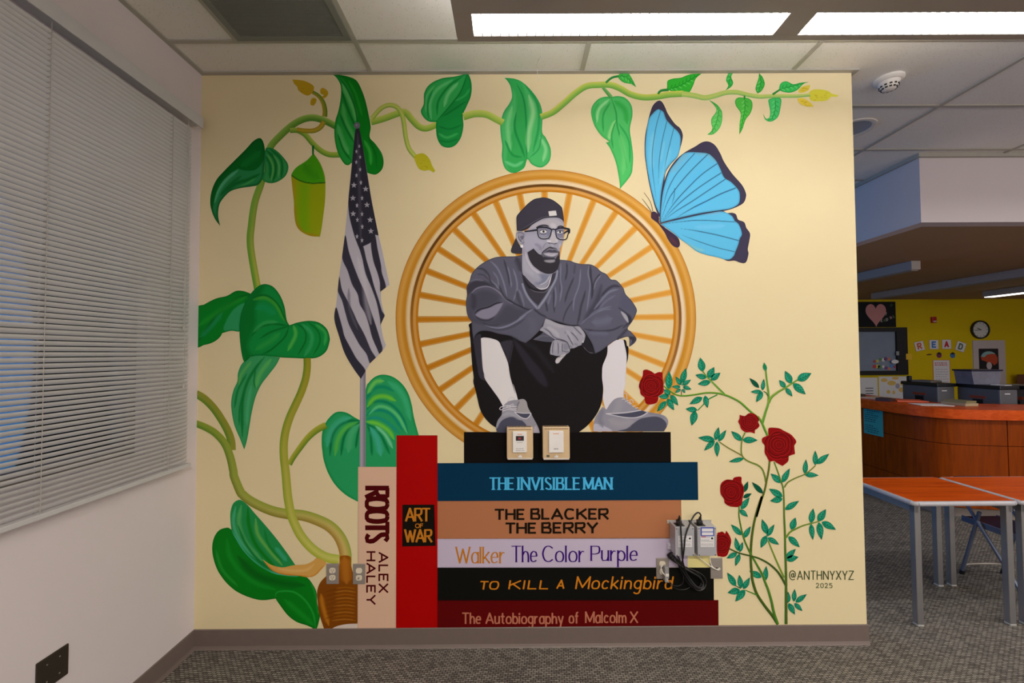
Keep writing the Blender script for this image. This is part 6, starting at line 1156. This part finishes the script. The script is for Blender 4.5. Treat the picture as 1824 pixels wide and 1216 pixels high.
def rose_leaf(k_, x0, y0, x1, y1, w_, dark=False):
    R = REG[k_]; a = np.array((R[0]+x0/R[2], R[1]+y0/R[2])); b_ = np.array((R[0]+x1/R[2], R[1]+y1/R[2])); d_ = b_-a; l_ = np.linalg.norm(d_); d_ = d_/l_; n_ = np.array((-d_[1], d_[0])); h_ = w_/R[2]*.5
    pr = [(0, .0), (.1, .5), (.25, .88), (.42, 1), (.6, .86), (.8, .48), (1, 0)]
    P_ = np.array([a+d_*l_*t+n_*h_*s for t, s in pr]+[a+d_*l_*t-n_*h_*s for t, s in pr[-2:0:-1]])
    P_ = spline(P_, [i in (0, 6) for i in range(len(P_))], True, 1.5)
    if dark: ops, base = [('E', 1.2, (4, 60, 40), .5)], (6, 84, 60)
    else:
        base = (18, 140, 106); ops = [('S', np.array([a+d_*l_*.1, b_-d_*l_*.1]), 1.8, (6, 92, 68), .8)]
        for t in (.28, .46, .64): 
            for s in (-1, 1): ops.append(('S', np.array([a+d_*l_*t, a+d_*l_*(t+.16)+n_*h_*.6*s]), 1.5, (104, 196, 164), .75, .9, 'n'))
        ops += [('S', np.array([a+d_*l_*.15+n_*h_*.3, a+d_*l_*.8+n_*h_*.2]), h_*.8, (6, 100, 74), .45), ('E', 1.5, (8, 92, 68), .75)]
    canvas('leaf', P_, base, ops, 10, rs, 1.25)
RL = {'Q': '540,555,545,305,95 560,630,470,555,70 545,650,400,655,70 565,630,668,775,75 520,680,612,840,80 505,715,380,858,75 710,500,630,380,60 715,470,775,265,85 720,500,842,425,60 700,525,580,520,50 730,520,848,555,55 700,550,625,605,45 725,550,762,608,40 1000,315,965,125,100 1050,400,900,360,75 1075,400,1155,255,95 1110,430,1240,330,85 1105,455,930,485,80 995,665,820,755,85 1030,640,1065,810,75 925,835,768,820,75 900,850,850,1048,100',
      'S': '395,535,262,402,60,1 440,570,460,412,55 430,585,278,590,55 440,590,355,730,75 830,475,745,305,95 910,430,1103,337,110 855,475,1025,625,95 750,530,665,430,70 755,540,845,652,65',
      'U': '290,290,90,262,75 300,295,338,135,65 335,310,428,170,60 290,300,160,422,65 315,310,320,498,65 615,300,488,185,70 625,290,805,295,78 640,515,458,555,55 640,920,690,788,55,1 630,985,735,935,50,1 605,1125,708,980,70 590,1130,690,1216,60 870,935,735,797,60,1 1090,805,962,695,75 1100,805,1193,632,70 1375,700,1387,523,62 1370,705,1540,718,62 1500,595,1498,418,62 1515,580,1667,457,72 1105,975,942,877,80 1105,1000,955,1025,75 1135,1130,1305,1023,72',
      'V': '410,625,282,495,65 435,660,520,518,62 370,815,335,650,60 385,830,425,705,50 355,840,230,905,62 385,850,335,998,60 715,610,655,432,75 715,640,805,495,60 710,630,640,780,75 725,655,862,740,62 1010,560,1058,412,80 975,640,1110,772,75 1245,480,1272,302,75 1245,490,1268,685,65 1330,460,1425,312,85 1340,470,1372,682,80 1375,465,1545,560,80 945,905,1062,790,70 945,920,1095,887,80',
      'W': '340,495,238,330,75 405,520,382,358,65 430,530,510,390,65 390,540,242,575,80 450,540,335,680,85 650,390,502,310,75 690,435,708,252,65 960,700,970,560,70 1040,680,1048,527,55 1060,690,1195,590,62 975,700,1052,838,68 1045,700,1142,795,55'}
for k_, s_ in RL.items():
    for q_ in s_.split(): v_ = list(map(float, q_.split(','))); rose_leaf(k_, *v_[:5], dark=len(v_) > 5)
canvas('rosebud', 'S 460,190* 495,240 500,280 485,302 460,290 445,250', (30, 140, 90), [('S', 'S 465,220 478,290', 2, (14, 104, 64), .7)], 10, rs, 1.4)
def rose(out, cx_, cy_, rad, seed):
    P_ = closed(out, 1.8); r_ = random.Random(seed); ops = [('F', np.array([(cx_+rad*.95*math.cos(t), cy_+rad*.95*math.sin(t)) for t in np.linspace(0, 2*PI, 24)[:-1]]), (122, 6, 8), .5, rad*.6)]
    for ring, m_ in ((.18, 1), (.34, 2), (.52, 3), (.72, 4), (.92, 5)):
        o_ = r_.uniform(0, 6)
        for k in range(m_):
            t0 = o_+2*PI*k/m_; t1 = t0+2*PI/m_*1.08; rr_ = rad*ring*r_.uniform(.92, 1.08)
            q_ = np.array([(cx_+rr_*(1+.12*math.sin((t-t0)/(t1-t0)*PI))*math.cos(t), cy_+rr_*(1+.12*math.sin((t-t0)/(t1-t0)*PI))*math.sin(t)) for t in np.linspace(t0, t1, 9)])
            ops.append(('S', q_*.0+np.array((cx_, cy_))+(q_-np.array((cx_, cy_)))*.90, 3., (78, 4, 6), .75, 1)); ops.append(('S', q_, 1.5, (190, 30, 34), .85, 1))
    canvas('rose', P_, (140, 8, 10), ops+[('E', 1.4, (186, 24, 28), .5)], 11, rs, 1.25, None)
rose('Q 195,300 240,288 300,310 350,345* 400,322 455,325* 460,420 470,520 465,600 400,650* 395,700 370,740 300,760 235,750 215,700 210,660* 160,620 150,560 135,520 150,450 180,390 190,350', 1159.5, 687, 21, 1)
rose('S 130,900* 200,915 250,880 310,880 360,910 395,960 380,1000* 400,1050 360,1095 340,1105 335,1155* 280,1135 210,1135 150,1090 135,1040 112,990 130,950', 1335, 751, 17, 2)
rose('U 935,160 960,143 1060,150 1120,180 1190,215 1230,250 1270,310 1245,360* 1255,460* 1180,485* 1170,550 1105,605* 1040,570 1000,545 950,550 920,500 890,440 890,360 862,320 862,270 935,235*', 1387, 792, 26, 3)
rose('U 520,745 570,732 610,740 612,800 635,850 640,920 625,990 615,1060 580,1095 510,1095 460,1085 410,1050 400,1000 365,950 355,880 370,810 430,768 505,772*', 1302, 876, 22, 4)
rose('V 115,620 150,590 180,582 210,610* 225,570* 260,620 285,690 270,770 240,860 200,885 150,880 115,850', 1285, 968, 18, 5)
sg = paint_text([('@ANTHNYXYZ', 1405.5, 1520.5, 1032, 16.2)], 1.5, (52, 74, 40), 8, mu, gap=.3)
paint_text([('2025', 1453, 1482.5, 1046.5, 8.6)], 1.1, (70, 92, 54), 8, mu, gap=.34)
